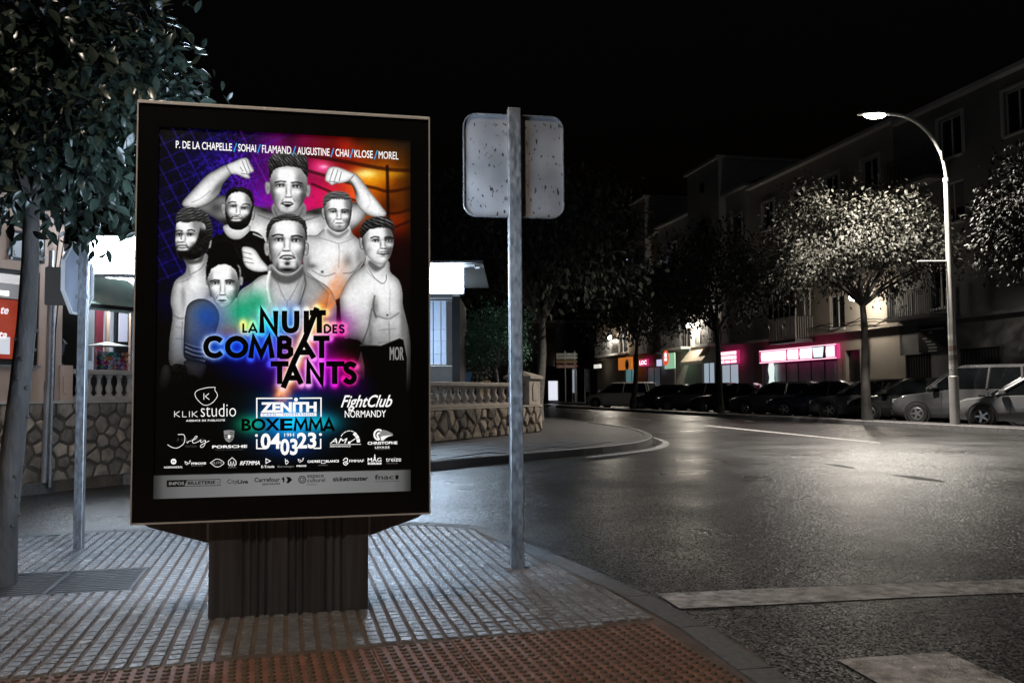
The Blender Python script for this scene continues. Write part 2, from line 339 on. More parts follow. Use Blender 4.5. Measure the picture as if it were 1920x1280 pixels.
def paint():
    C = Canvas(); X, Y = C.x, C.y
    # ---- background: fence side in blue and violet, ring side in magenta, orange and red
    u = (X-290)/480; v = (Y-240)/690
    stops = [(-.05, (.05, .05, .09)), (.12, (.10, .09, .36)), (.25, (.17, .11, .56)), (.36, (.36, .10, .62)), (.46, (.56, .09, .60)), (.60, (.80, .10, .38)), (.72, (.82, .16, .12)), (.86, (.72, .34, .05)), (1.05, (.36, .22, .06))]
    us = [a for a, _ in stops]
    col = np.stack([np.interp(u, us, [c[k] for _, c in stops]) for k in range(3)], -1)
    n1 = noise2(PH, PW, 3, 11); n2 = noise2(PH, PW, 1.4, 12); n3 = noise2(PH, PW, 26, 13)
    spk = np.clip((n1*.6+n2*.4)-.42, 0, 1)*2.6
    left = np.clip((.48-u)/.16, 0, 1)
    bright = (.25+.75*np.exp(-((v-.16)/.20)**2))
    col = col*(left*(.22+spk*(.5+n3*.7))+(1-left)*(.55+.45*n3))[..., None]*bright[..., None]
    col[..., 2] += left*.14*np.clip(1-np.abs(v-.40)/.26, 0, 1)*(.5+n3)
    col[..., 0] += left*.03*np.clip(1-np.abs(v-.40)/.26, 0, 1)
    C.c = np.clip(col, 0, 1)
    C.blob(760, 250, 70, 40, (.13, .12, .11), .85); C.blob(305, 245, 60, 26, (.13, .13, .14), .85)
    C.add(690, 335, 34, 18, (.95, .55, .05), .8); C.add(686, 326, 20, 8, (1, .85, .5), 1.); C.add(735, 325, 24, 9, (.7, .5, .1), .6)
    C.add(607, 315, 20, 14, (.9, .3, .5), .8); C.add(607, 313, 7, 3, (1, .7, .8), .8); C.add(600, 360, 50, 40, (.8, .05, .35), .45); C.add(660, 370, 26, 26, (.95, .25, .05), .8); C.add(590, 395, 50, 26, (.75, .03, .2), .6)
    C.add(480, 380, 40, 45, (.45, .05, .7), .6); C.add(430, 300, 70, 30, (.22, .05, .6), .35)
    C.blob(745, 470, 60, 60, (.10, .02, .02), .8); C.add(742, 420, 30, 22, (.45, .04, .02), .6)
    # chain-link fence
    for k in range(-4, 17):
        a = (290+k*31, 236); b = (a[0]+150, 236+285)
        C.line([a, b], 1.3, (.27, .22, .80) if k < 5 else (.62, .2, .85), alpha=.62 if a[0] < 450 else 0, soft=1.2)
        c = (288, 250+k*28.); d = (548, 250+k*28.-112)
        if k > 0 and k < 11: C.line([c, d], 1.3, (.25, .20, .75), alpha=.5, soft=1.2)
    C.blob(620, 300, 75, 45, (0, 0, 0), 0)
    # ring ropes and post
    for p, w in (([(575, 292), (640, 302), (722, 317), (770, 320)], 7), ([(575, 320), (612, 330), (650, 342), (700, 352), (730, 359), (770, 352)], 6), ([(585, 345), (640, 368), (672, 378), (730, 400), (770, 392)], 5), ([(735, 428), (770, 414)], 5)):
        C.line(p, w, (.18, .07, .05), soft=2., alpha=.72, crv=True)
    C.line([(726, 312), (728, 410)], 6, (.13, .06, .03), soft=2., alpha=.85)
    # lower half falls to black
    dk = np.clip((Y-520)/230, 0, 1)**1.1
    C.c *= (1-dk*.97)[..., None]
    C.blob(760, 600, 60, 110, (.04, .04, .045), .95)
    # ---- back fighter: torso, arms, fists, head
    S = .80
    C.fill(q((800, 640), (880, 665), (1090, 665), (1180, 645), (1300, 620), (1440, 600), (1560, 640), (1430, 800), (1350, 900), (1100, 1000), (800, 1000), (560, 780), (420, 690), (330, 640), (470, 560), (560, 560)), gray(.62), edge=.55, er=9)
    for a in ((470, 640, 26, 18, .30, .8), (560, 740, 30, 14, .2, .9), (830, 650, 22, 10, .2, .8), (770, 790, 30, 26, .86, .8), (1150, 780, 28, 26, .9, .8), (1180, 670, 24, 10, .22, .8), (1440, 700, 30, 26, .86, .7), (400, 640, 18, 10, .5, .5)):
        x, y = q(a[:2])[0]; C.blob(x, y, a[2]/1.6, a[3]/1.6, gray(a[4]), a[5])
    C.fill(q((548, 335), (590, 372), (580, 400), (520, 470), (490, 545), (420, 610), (330, 640), (255, 635), (233, 600), (300, 520), (400, 415), (470, 370)), gray(S), edge=.55, er=5)
    C.blob(*q((360, 560))[0], 10, 22, gray(.95), .6, rot=.8, clip=True); C.blob(*q((480, 500))[0], 7, 22, gray(.3), .6, rot=.7, clip=True)
    fist(C, q((545, 340), (600, 312), (650, 290), (690, 290), (715, 330), (737, 378), (705, 400), (710, 428), (680, 430), (620, 405), (570, 395)), [(a, b) for a, b in (q((655, 310), (690, 395)), q((680, 300), (712, 385)), q((640, 350), (660, 380)), q((650, 395), (700, 405)))])
    C.fill(q((1410, 400), (1460, 400), (1540, 500), (1640, 630), (1672, 680), (1640, 705), (1560, 695), (1490, 650), (1460, 590), (1440, 500), (1400, 445)), gray(.86), edge=.5, er=5)
    C.blob(*q((1440, 500))[0], 4, 18, gray(.2), .8, rot=-.5, clip=True); C.blob(*q((1560, 600))[0], 8, 22, gray(.97), .7, rot=-.7, clip=True)
    fist(C, q((1240, 440), (1255, 375), (1280, 350), (1330, 352), (1400, 378), (1445, 402), (1420, 440), (1370, 462), (1310, 470), (1290, 480), (1265, 462)), [(a, b) for a, b in (q((1300, 365), (1275, 440)), q((1330, 370), (1305, 455)), q((1355, 385), (1340, 450)), q((1270, 450), (1330, 462)))], .88)
    C.fill(q((885, 600), (1080, 600), (1100, 690), (1000, 730), (880, 690)), gray(.5), soft=2)
    face(C, 539, 357, 62, 92, q((855, 400), (900, 350), (980, 340), (1070, 355), (1112, 420), (1108, 540), (1080, 610), (1030, 665), (975, 685), (920, 665), (878, 600), (856, 520)), [(*q((836, 500))[0], 13), (*q((1118, 520))[0], 13)],
         q((920, 484), (1043, 490)), q((925, 455), (1040, 462)), q((982, 560))[0], q((972, 614))[0], base=.84, tash=.55, goat=.22)
    C.fill(q((935, 608), (975, 598), (1015, 612), (975, 634)), gray(.18), soft=1.5); C.line(q((950, 608), (1000, 610)), 1.4, gray(.75))
    C.hair(q((850, 430), (838, 350), (845, 290), (890, 255), (960, 243), (1050, 250), (1110, 285), (1122, 360), (1115, 420), (1090, 390), (1060, 360), (980, 345), (900, 360), (868, 390)), .05, .42, ang=.9, seed=5)
    for p_, w_, v_ in ((q((770, 690), (850, 720), (960, 760)), 2.2, .38), (q((1190, 700), (1110, 725), (990, 760)), 2.2, .4), (q((880, 640), (900, 690), (960, 740)), 2., .35), (q((1085, 640), (1060, 690), (1000, 740)), 2., .35), (q((300, 600), (360, 575), (430, 520)), 1.6, .5), (q((560, 690), (640, 720), (700, 800)), 3., .3), (q((1540, 640), (1560, 600), (1540, 540)), 1.6, .6)): C.line(p_, w_, gray(v_), soft=3., alpha=.6, crv=True)
    # ---- shirt man, upper left
    C.fill(q((430, 870), (540, 820), (600, 850), (700, 800), (800, 840), (850, 1000), (840, 1130), (640, 1160), (420, 1080)), gray(.17), edge=.3, er=5, tex=.3)
    C.fill(q((535, 760), (700, 760), (702, 815), (640, 858), (580, 855), (535, 815)), gray(.78), edge=.4, er=4)
    C.line(q((525, 815), (570, 862), (640, 868), (715, 806)), 4, gray(.09), crv=True); C.line(q((735, 822), (800, 850)), 1.5, gray(.7))
    face(C, 447, 391, 51, 76, q((540, 580), (570, 535), (630, 520), (700, 545), (733, 610), (725, 690), (703, 755), (660, 790), (615, 795), (565, 775), (537, 700)), [(*q((525, 648))[0], 12), (*q((727, 690))[0], 11)],
         q((592, 630), (672, 644)), q((585, 600), (684, 615)), q((620, 688))[0], q((612, 716))[0], base=.86, beard=1., tash=.7)
    C.hair(q((538, 600), (545, 530), (590, 498), (650, 493), (715, 520), (738, 580), (733, 640), (718, 590), (690, 545), (640, 525), (590, 535), (558, 560)), .06, .25, seed=8)
    fist(C, q((655, 920), (690, 912), (745, 935), (790, 1000), (845, 1070), (800, 1090), (740, 1085), (690, 1060), (665, 1020), (658, 970)), [(a, b) for a, b in (q((660, 950), (720, 965)), q((660, 985), (725, 1000)), q((672, 1020), (735, 1030)))], .86)
    # ---- buzz cut man, upper right
    C.fill(q((1090, 850), (1180, 830), (1250, 780), (1400, 780), (1440, 830), (1510, 900), (1520, 1010), (1400, 1180), (1330, 1280), (1180, 1280), (1090, 1050)), gray(.80), edge=.4, er=10)
    for a in ((1330, 850, 26, 8, .6, .5), (1400, 1010, 14, 20, .3, .5), (1480, 980, 10, 24, .45, .6), (1220, 1090, 4, 4, .25, .9), (1280, 960, 30, 24, .92, .5), (1120, 1020, 8, 20, .4, .5), (1150, 1050, 14, 8, .3, .6)):
        x, y = q(a[:2])[0]; C.blob(x, y, a[2]/1.5, a[3]/1.5, gray(a[4]), a[5], clip=True)
    C.fill(q((1250, 760), (1400, 760), (1410, 830), (1320, 860), (1250, 830)), gray(.72), soft=3)
    C.fill(q((1262, 790), (1330, 830), (1398, 790), (1400, 815), (1330, 855), (1262, 820)), gray(.4), soft=5, alpha=.6)
    face(C, 633, 398, 52, 74, q((1232, 620), (1260, 570), (1330, 560), (1400, 575), (1428, 630), (1425, 700), (1405, 770), (1360, 808), (1310, 806), (1262, 770), (1238, 700)), [(*q((1234, 680))[0], 12)],
         q((1297, 668), (1380, 672)), q((1292, 648), (1380, 653)), q((1337, 716))[0], q((1342, 746))[0], base=.88, goat=.35, beard=.28)
    C.hair(q((1230, 640), (1228, 575), (1265, 532), (1330, 520), (1395, 535), (1430, 590), (1430, 640), (1415, 595), (1370, 580), (1300, 580), (1255, 600)), .24, .52, seed=9)
    for p_, w_, v_ in ((q((1200, 850), (1270, 870), (1330, 890)), 1.6, .5), (q((1440, 850), (1390, 875), (1345, 890)), 1.6, .5), (q((1335, 890), (1340, 960), (1335, 1060)), 2., .55), (q((1150, 1080), (1230, 1120), (1310, 1100)), 2.4, .45), (q((1370, 1100), (1440, 1090), (1500, 1020)), 2.4, .4)): C.line(p_, w_, gray(v_), soft=3., alpha=.6, crv=True)
    # ---- left three-quarter man
    C.fill(q((235, 960), (400, 960), (410, 1060), (440, 1120), (430, 1280), (400, 1500), (350, 1700), (160, 1760), (140, 1600), (165, 1400), (150, 1290), (180, 1160), (250, 1100), (262, 1040)), gray(.76), edge=.45, er=9)
    for a in ((240, 1240, 8, 60, .45, .55), (300, 1180, 40, 16, .9, .5), (330, 1080, 10, 50, .9, .5), (270, 1110, 6, 30, .5, .5)):
        x, y = q(a[:2])[0]; C.blob(x, y, a[2]/1.6, a[3]/1.6, gray(a[4]), a[5], clip=True)
    face(C, 345, 440, 60, 90, q((188, 790), (205, 735), (300, 725), (400, 740), (430, 800), (425, 900), (395, 960), (330, 1000), (250, 1005), (205, 985), (188, 920), (184, 860)), [(*q((420, 880))[0], 13)],
         q((211, 830), (292, 830)), q((207, 802), (296, 798)), q((222, 878))[0], q((232, 920))[0], base=.85, beard=1., tash=.7, side=-.1)
    C.hair(q((195, 745), (190, 690), (230, 645), (300, 635), (380, 660), (430, 720), (448, 800), (440, 860), (410, 870), (400, 800), (385, 750), (330, 735), (260, 745), (215, 738)), .10, .44, ang=-.25, seed=12)
    for p_, w_, v_ in ((q((400, 985), (370, 1060), (290, 1110)), 2., .42), (q((255, 1010), (280, 1070), (285, 1120)), 2., .45), (q((180, 1170), (260, 1150), (300, 1120)), 1.6, .5), (q((165, 1390), (220, 1420), (300, 1400)), 2.6, .4), (q((235, 1440), (230, 1560), (240, 1680)), 2.2, .5), (q((190, 1480), (270, 1490)), 2., .55), (q((190, 1560), (265, 1565)), 2., .55)): C.line(p_, w_, gray(v_), soft=3., alpha=.6, crv=True)
    C.fill(q((235, 985), (330, 1000), (385, 955), (370, 1020), (280, 1035)), gray(.28), soft=5, alpha=.8)
    # ---- woman with boxing gloves
    C.hair(q((440, 930), (470, 890), (520, 878), (580, 890), (600, 940), (640, 1010), (640, 1090), (630, 1140), (590, 1060), (520, 1035), (450, 1060), (420, 1140), (400, 1090), (410, 1010)), .04, .15, ang=1.4, seed=15)
    C.fill([(383, 560), (452, 560), (470, 600), (440, 640), (370, 620)], gray(.62), soft=6)
    face(C, 417, 540, 58, 92, [(388, 500), (404, 489), (432, 489), (450, 502), (450, 530), (445, 552), (432, 571), (419, 576), (406, 570), (394, 548), (388, 525)], [(389, 527, 9), (452, 527, 9)],
         [(403.5, 531), (431, 531)], [(403, 526), (431, 526)], (417, 552), (416.5, 563), base=.88)
    C.hair(q((405, 1150), (402, 1070), (440, 1010), (520, 985), (600, 1010), (636, 1080), (630, 1150), (612, 1085), (560, 1045), (500, 1040), (445, 1065), (420, 1110)), .04, .13, ang=1.5, seed=16)
    # glove arm
    C.fill(r32((215, 160), (240, 90), (310, 62), (380, 90), (420, 160), (400, 260), (350, 350), (335, 430), (220, 430), (205, 330)), gray(.40), edge=.35, er=7)
    C.blob(*r32((330, 160))[0], 22, 18, (.22, .38, .60), .8, clip=True); C.blob(*r32((270, 260))[0], 14, 24, (.45, .48, .58), .6, clip=True)
    C.fill(r32((215, 330), (335, 360), (335, 445), (215, 400)), gray(.55), soft=2, crv=False)
    for k in range(3): C.line(r32((216, 340+k*26), (270, 362+k*26), (334, 372+k*26)), 4, gray(.16), crv=True)
    C.fill(r32((215, 435), (330, 450), (335, 500), (300, 550), (250, 540), (215, 490)), gray(.5), edge=.4, er=6)
    C.fill(r32((80, 470), (120, 470), (130, 540), (100, 640), (60, 640), (48, 590)), gray(.50), edge=.4, er=6); C.fill(r32((135, 465), (220, 470), (215, 560), (190, 640), (140, 600)), gray(.22), tex=1.2, seed=5)
    C.fill(r32((240, 530), (300, 560), (250, 640), (160, 760), (90, 800), (90, 740), (170, 650)), gray(.17), soft=8)
    # ---- right man, chain and shorts
    C.fill(q((1530, 1010), (1680, 1010), (1700, 1090), (1760, 1150), (1785, 1230), (1790, 1330), (1830, 1500), (1850, 1700), (1840, 1900), (1790, 1950), (1480, 1830), (1500, 1600), (1420, 1560), (1370, 1540), (1345, 1300), (1360, 1220), (1430, 1110), (1510, 1050)), gray(.80), edge=.45, er=9)
    sm = C.last
    for a in ((1590, 1330, 14, 40, .35, .7), (1660, 1400, 70, 10, .55, .5), (1680, 1395, 3, 3, .15, .9), (1620, 1200, 50, 40, .92, .5), (1560, 1500, 8, 60, .5, .6), (1790, 1450, 10, 70, .4, .6), (1430, 1350, 26, 60, .9, .4), (1690, 1500, 30, 40, .72, .5)):
        x, y = q(a[:2])[0]; C.last = sm; C.blob(x, y, a[2]/1.6, a[3]/1.6, gray(a[4]), a[5], clip=True)
    C.line(q((1535, 1040), (1580, 1120), (1640, 1172), (1670, 1150), (1672, 1110)), 1.4, gray(.3), crv=True)
    C.fill(q((1540, 960), (1670, 990), (1660, 1060), (1580, 1100), (1530, 1030)), gray(.66), soft=4)
    C.fill(q((1560, 1010), (1630, 1055), (1672, 1010), (1660, 1050), (1600, 1085), (1545, 1040)), gray(.33), soft=5, alpha=.7)
    face(C, 708, 452, 58, 86, q((1500, 860), (1520, 790), (1600, 770), (1690, 785), (1722, 850), (1718, 920), (1695, 990), (1650, 1036), (1600, 1030), (1545, 985), (1512, 930)), [(*q((1502, 890))[0], 13)],
         q((1594, 872), (1690, 868)), q((1592, 846), (1692, 848)), q((1652, 922))[0], q((1650, 964))[0], base=.86, tash=.5, side=.1)
    C.hair(q((1495, 850), (1490, 780), (1530, 725), (1610, 700), (1690, 710), (1728, 765), (1728, 840), (1705, 790), (1640, 780), (1560, 790), (1525, 820)), .08, .40, ang=.5, seed=21)
    for p_, w_, v_ in ((q((1540, 1090), (1600, 1150), (1660, 1175)), 1.6, .55), (q((1590, 1260), (1580, 1340), (1600, 1410)), 3., .3), (q((1600, 1400), (1690, 1420), (1760, 1380)), 2.6, .42), (q((1700, 1220), (1695, 1320), (1700, 1400)), 2., .6), (q((1690, 1440), (1695, 1560), (1690, 1680)), 2.2, .52), (q((1620, 1500), (1740, 1490)), 2.2, .58), (q((1620, 1590), (1745, 1580)), 2.2, .58), (q((1570, 1350), (1545, 1480), (1500, 1600)), 2.6, .35)): C.line(p_, w_, gray(v_), soft=3., alpha=.6, crv=True)
    # shorts
    C.fill(r32((1262, 338), (1390, 345), (1500, 300), (1525, 310), (1545, 420), (1540, 640), (1530, 800), (1310, 800), (1290, 640), (1290, 470)), gray(.085), soft=1.5, tex=.5, crv=False)
    C.line(r32((1265, 342), (1390, 345), (1500, 300)), 1.2, gray(.5)); C.line(r32((1290, 460), (1420, 455), (1540, 410)), 1., gray(.2))
    # ---- front man
    C.fill(q((720, 1170), (830, 1110), (990, 1180), (1090, 1090), (1180, 1140), (1290, 1230), (1320, 1400), (1250, 1600), (700, 1600), (620, 1280)), gray(.70), edge=.3, er=8)
    C.fill(q((850, 1040), (1090, 1040), (1095, 1150), (1060, 1300), (1030, 1450), (880, 1450), (830, 1280), (845, 1150)), gray(.70), edge=.3, er=7)
    C.fill(q((845, 1100), (860, 1110), (850, 1200), (900, 1420), (840, 1420), (700, 1300), (735, 1170)), gray(.78), soft=2, edge=.2, er=4, crv=False); C.fill(q((1088, 1090), (1110, 1110), (1180, 1150), (1270, 1240), (1250, 1350), (1040, 1430), (1070, 1280), (1100, 1180)), gray(.60), soft=2, edge=.25, er=4, crv=False)
    C.fill(q((860, 1060), (930, 1110), (1010, 1110), (1085, 1055), (1080, 1120), (1000, 1170), (920, 1165), (862, 1120)), gray(.30), soft=6, alpha=.75)
    for p_ in (q((900, 1150), (930, 1230), (960, 1290)), q((1060, 1150), (1020, 1230), (985, 1290)), q((972, 1290), (972, 1420))): C.line(p_, 2., gray(.45), soft=3., alpha=.55, crv=True)
    C.line(q((850, 1090), (830, 1180), (850, 1300)), 3, gray(.93), soft=3, crv=True); C.line(q((1090, 1090), (1100, 1180), (1060, 1320)), 3, gray(.4), soft=3, crv=True); C.blob(*q((970, 1150))[0], 22, 8, gray(.4), .6)
    face(C, 538, 458, 74, 112, q((838, 850), (850, 770), (900, 730), (970, 722), (1050, 735), (1100, 780), (1103, 880), (1090, 980), (1050, 1070), (975, 1105), (900, 1075), (855, 980)), [(*q((832, 930))[0], 14), (*q((1104, 930))[0], 14)],
         q((912, 866), (1036, 870)), q((905, 832), (1042, 840)), q((966, 938))[0], q((974, 996))[0], base=.87, tash=.95, goat=.9)
    C.hair(q((832, 880), (826, 790), (860, 720), (920, 692), (985, 682), (1060, 700), (1108, 750), (1112, 870), (1095, 800), (1060, 745), (970, 728), (890, 745), (855, 790)), .08, .40, seed=25)
    # ---- hard black and white contrast of the portraits
    sat = C.c.max(-1)-C.c.min(-1); g_ = C.c.mean(-1); k_ = np.clip(1-sat/.06, 0, 1)*np.clip((g_-.05)/.1, 0, 1)
    t_ = np.clip(g_, 0, 1); t_ = t_+.55*(t_*t_*(3-2*t_)-t_); t_ = np.clip((t_-.5)*1.12+.50, 0, 1); blur = (t_+np.roll(t_, 2, 0)+np.roll(t_, -2, 0)+np.roll(t_, 2, 1)+np.roll(t_, -2, 1))/5
    t_ = np.clip(t_+.8*(t_-blur), 0, 1); C.c = C.c*(1-k_[..., None])+(t_*k_)[..., None]
    # ---- bottoms of the figures sink into black
    Yk = np.clip((Y-590)/150, 0, 1)*np.clip(1-(np.abs(X-530)/190)**8*0, 0, 1)
    C.c *= (1-.93*np.clip(Yk, 0, 1)**1.15)[..., None]
    C.c *= (1-.9*np.clip((Y-560)/110, 0, 1)*np.exp(-((X-560)/120)**2))[..., None]
    # ---- coloured smoke and the glow of the title
    A = C.add
    for x, y, rx, ry, c, a in ((455, 585, 30, 28, (.05, .70, .48), 1.), (482, 566, 22, 22, (.05, .62, .42), .9), (395, 600, 30, 34, (.10, .28, .70), .75), (430, 628, 26, 16, (.8, .4, .1), .5), (470, 612, 18, 12, (.9, .9, .05), .8), (505, 615, 30, 22, (.05, .5, 1), .9),
                              (545, 600, 22, 26, (.1, .35, 1), .8), (450, 650, 60, 24, (.05, .2, 1), .95), (520, 652, 40, 26, (.1, .2, 1), .9), (410, 650, 34, 20, (.1, .4, .95), .7), (590, 640, 30, 40, (.9, .25, .85), .7), (640, 610, 26, 26, (.6, .05, .6), .7), (560, 690, 60, 26, (.7, .05, .85), .8),
                              (640, 690, 34, 24, (.8, .03, .15), .8), (610, 690, 40, 30, (.75, .0, .8), .7), (560, 720, 90, 26, (.2, .02, .5), .75), (470, 690, 60, 26, (.12, .02, .5), .6), (660, 730, 40, 26, (.18, .0, .3), .8), (360, 640, 26, 30, (.2, .3, .5), .25)): C.blob(x, y, rx, ry, np.array(c)*.92, a*.8)
    fl = noise2(PH, PW, 9, 91)*.6+noise2(PH, PW, 3, 92)*.4
    for p, w, c, a, t0 in ((r32((1165, -190), (1120, -20), (1040, 110), (940, 330), (850, 520), (790, 650)), 26, (.92, .34, .05), .85, 150.), (r32((1135, -80), (1075, 40), (1000, 150), (900, 380), (780, 640)), 11, (1., .60, .20), .8, 120.), (r32((1180, -60), (1120, 60), (1060, 160)), 7, (1., .5, .15), .7, 60.), (r32((1010, 118), (935, 300), (872, 430), (803, 598)), 24, (1, .80, .42), .65, 10.), (r32((975, 190), (905, 380), (840, 545)), 14, (1, 1, .95), .95, 10.)):
        p = np.asarray(smooth(p, 5, False)); sl = C.box(p, 60); d = C.dist(p, sl, False); ramp = np.clip((C.y[sl]-p[:, 1].min()+8)/t0, 0, 1); g = np.exp(-(d/w*1.7)**2)*a*ramp
        if t0 > 20: g = g*np.clip(.25+1.3*fl[sl], 0, 1)
        C.c[sl] = C.c[sl]*(1-g[..., None])+g[..., None]*np.asarray(c)
    glow = np.zeros((PH, PW))
    for st in list(TITLE.values())+list(SMALL.values()):
        for p in st:
            p = np.asarray(r32(*p)); sl = C.box(p, 26); d = C.dist(p, sl, False)
            glow[sl] = np.maximum(glow[sl], np.exp(-(np.clip(d-5, 0, None)/4.2)**1.2))
    gc = [(385, (.75, .85, 1)), (420, (.15, .45, 1)), (455, (.95, .9, .25)), (478, (.2, .95, .6)), (510, (.1, .8, 1)), (545, (.45, .75, 1)), (575, (1, .95, .9)), (605, (1, .75, .3)), (640, (.9, .3, .6)), (680, (.7, .1, .3))]
    gx = [a for a, _ in gc]; gcol = np.stack([np.interp(X, gx, [c[k] for _, c in gc]) for k in range(3)], -1)
    low = np.clip((Y-612)/30, 0, 1)[..., None]
    gc2 = [(385, (.85, .9, 1)), (430, (.2, .4, 1)), (500, (.15, .3, 1)), (545, (.9, .5, .6)), (580, (1, .7, 1)), (615, (.9, .2, 1)), (650, (.95, .1, .5)), (680, (.9, .4, .7))]
    gcol = gcol*(1-low)+low*np.stack([np.interp(X, [a for a, _ in gc2], [c[k] for _, c in gc2]) for k in range(3)], -1)
    C.c = 1-(1-C.c)*(1-np.clip(glow[..., None]*gcol*.95, 0, 1))
    C.c = np.clip((C.c-.5)*1.10+.49, 0, 1)*(1+.10*(noise2(PH, PW, 1.1, 77)-.5)+.08*(noise2(PH, PW, 4.5, 78)-.5))[..., None]
    # ---- venue panel: blue light
    for x, y, rx, ry, c, a in ((541, 794, 62, 26, (.03, .55, .95), 1.), (541, 765, 48, 22, (.03, .25, .65), .8), (545, 790, 24, 26, (.05, .6, 1), .9), (541, 835, 54, 22, (.02, .16, .42), .9), (600, 792, 34, 17, (.02, .62, .66), .95), (470, 795, 26, 16, (.03, .6, .3), .95), (540, 745, 70, 14, (.0, .2, .35), .5)): A(x, y, rx, ry, c, a)
    # ---- ticket bar
    yb = 890.6+(X-288)*(-10.9/482)
    m = np.clip(Y-yb, 0, 1)
    bar = .40+.10*np.exp(-((X-540)/150)**2)-.10*np.clip((345-X)/60, 0, 1)-.12*np.clip((X-735)/35, 0, 1)
    C.put((slice(0, PH), slice(0, PW)), m, bar)
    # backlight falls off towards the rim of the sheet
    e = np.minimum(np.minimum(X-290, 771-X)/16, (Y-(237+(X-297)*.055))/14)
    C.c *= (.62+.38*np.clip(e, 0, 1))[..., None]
    return np.clip(C.c, 0, 1)
# ================================================================ ground materials
def asphalt():
    m = bpy.data.materials.new('asphalt'); m.use_nodes = True; n = m.node_tree; p = n.nodes['Principled BSDF']; L = n.links.new
    tc = n.nodes.new('ShaderNodeTexCoord').outputs['Object']
    def noise(sc_, det=3, rough=.6):
        t = n.nodes.new('ShaderNodeTexNoise'); t.inputs['Scale'].default_value = sc_; t.inputs['Detail'].default_value = det; t.inputs['Roughness'].default_value = rough; L(tc, t.inputs['Vector']); return t.outputs['Fac']
    def rng(src, a, b, c, d):
        r_ = n.nodes.new('ShaderNodeMapRange'); r_.inputs[1].default_value = a; r_.inputs[2].default_value = b; r_.inputs[3].default_value = c; r_.inputs[4].default_value = d; L(src, r_.inputs[0]); return r_.outputs[0]
    vo = n.nodes.new('ShaderNodeTexVoronoi'); vo.inputs['Scale'].default_value = 115; L(tc, vo.inputs['Vector'])
    cr = n.nodes.new('ShaderNodeValToRGB'); e = cr.color_ramp.elements; e[0].color = (.010, .0096, .0092, 1); e[1].color = (.046, .044, .043, 1); e[0].position = .25; e[1].position = .8
    L(vo.outputs['Color'], cr.inputs[0])
    mx = n.nodes.new('ShaderNodeMix'); mx.data_type = 'RGBA'; mx.blend_type = 'MULTIPLY'; mx.inputs[0].default_value = 1.
    big = rng(noise(.35, 5), .3, .7, .65, 1.15); L(cr.outputs[0], mx.inputs[6]); L(big, mx.inputs[7]); L(mx.outputs[2], p.inputs['Base Color'])
    L(rng(noise(.55, 4), .35, .65, .27, .44), p.inputs['Roughness'])
    # every chip of the surface leans its own way
    geo = n.nodes.new('ShaderNodeNewGeometry'); sub = n.nodes.new('ShaderNodeVectorMath'); sub.operation = 'SUBTRACT'; sub.inputs[1].default_value = (.5, .5, .5); L(vo.outputs['Color'], sub.inputs[0])
    scl = n.nodes.new('ShaderNodeVectorMath'); scl.operation = 'MULTIPLY'; scl.inputs[1].default_value = (.46, .46, .1); L(sub.outputs[0], scl.inputs[0])
    b = n.nodes.new('ShaderNodeVectorMath'); b.operation = 'ADD'; L(geo.outputs['Normal'], b.inputs[0]); L(scl.outputs[0], b.inputs[1])
    nrm = n.nodes.new('ShaderNodeVectorMath'); nrm.operation = 'NORMALIZE'; L(b.outputs[0], nrm.inputs[0]); b = nrm
    b2 = n.nodes.new('ShaderNodeBump'); b2.inputs['Strength'].default_value = .35; b2.inputs['Distance'].default_value = .01; L(noise(38, 3), b2.inputs['Height']); L(b.outputs[0], b2.inputs['Normal']); L(b2.outputs[0], p.inputs['Normal'])
    return m
M_ASPH = asphalt()
M_TILE = mat('pavement_tile', (.16, .155, .155), .24, var=.22, vscale=9, bump=.5, bscale=190, rvar=.07)
M_SLAB = mat('pavement_joint', (.095, .066, .05), .8, var=.35, vscale=5, bump=.5, bscale=60)
M_TACT = mat('tactile_tile', (.18, .078, .046), .62, var=.35, vscale=7, bump=.5, bscale=120)
M_DOME = mat('tactile_dome', (.075, .05, .028), .65, var=.3, vscale=20, bump=.4, bscale=120)
M_KERB = mat('kerb_granite', (.105, .103, .10), .62, var=.3, vscale=30, bump=.4, bscale=150)
M_FARP = mat('far_pavement', (.095, .09, .09), .5, var=.25, vscale=3, bump=.3, bscale=30)
M_PAINT = mat('road_paint', (.16, .155, .15), .5, vscale=16, bump=1., bscale=110, col2=(.60, .58, .57), detail=10)
RZ = -.03
road = MB().add([(-90, -12, RZ), (110, -12, RZ), (110, 260, RZ), (-90, 260, RZ)], [(0, 1, 2, 3)]).build('road', M_ASPH, kind='structure')
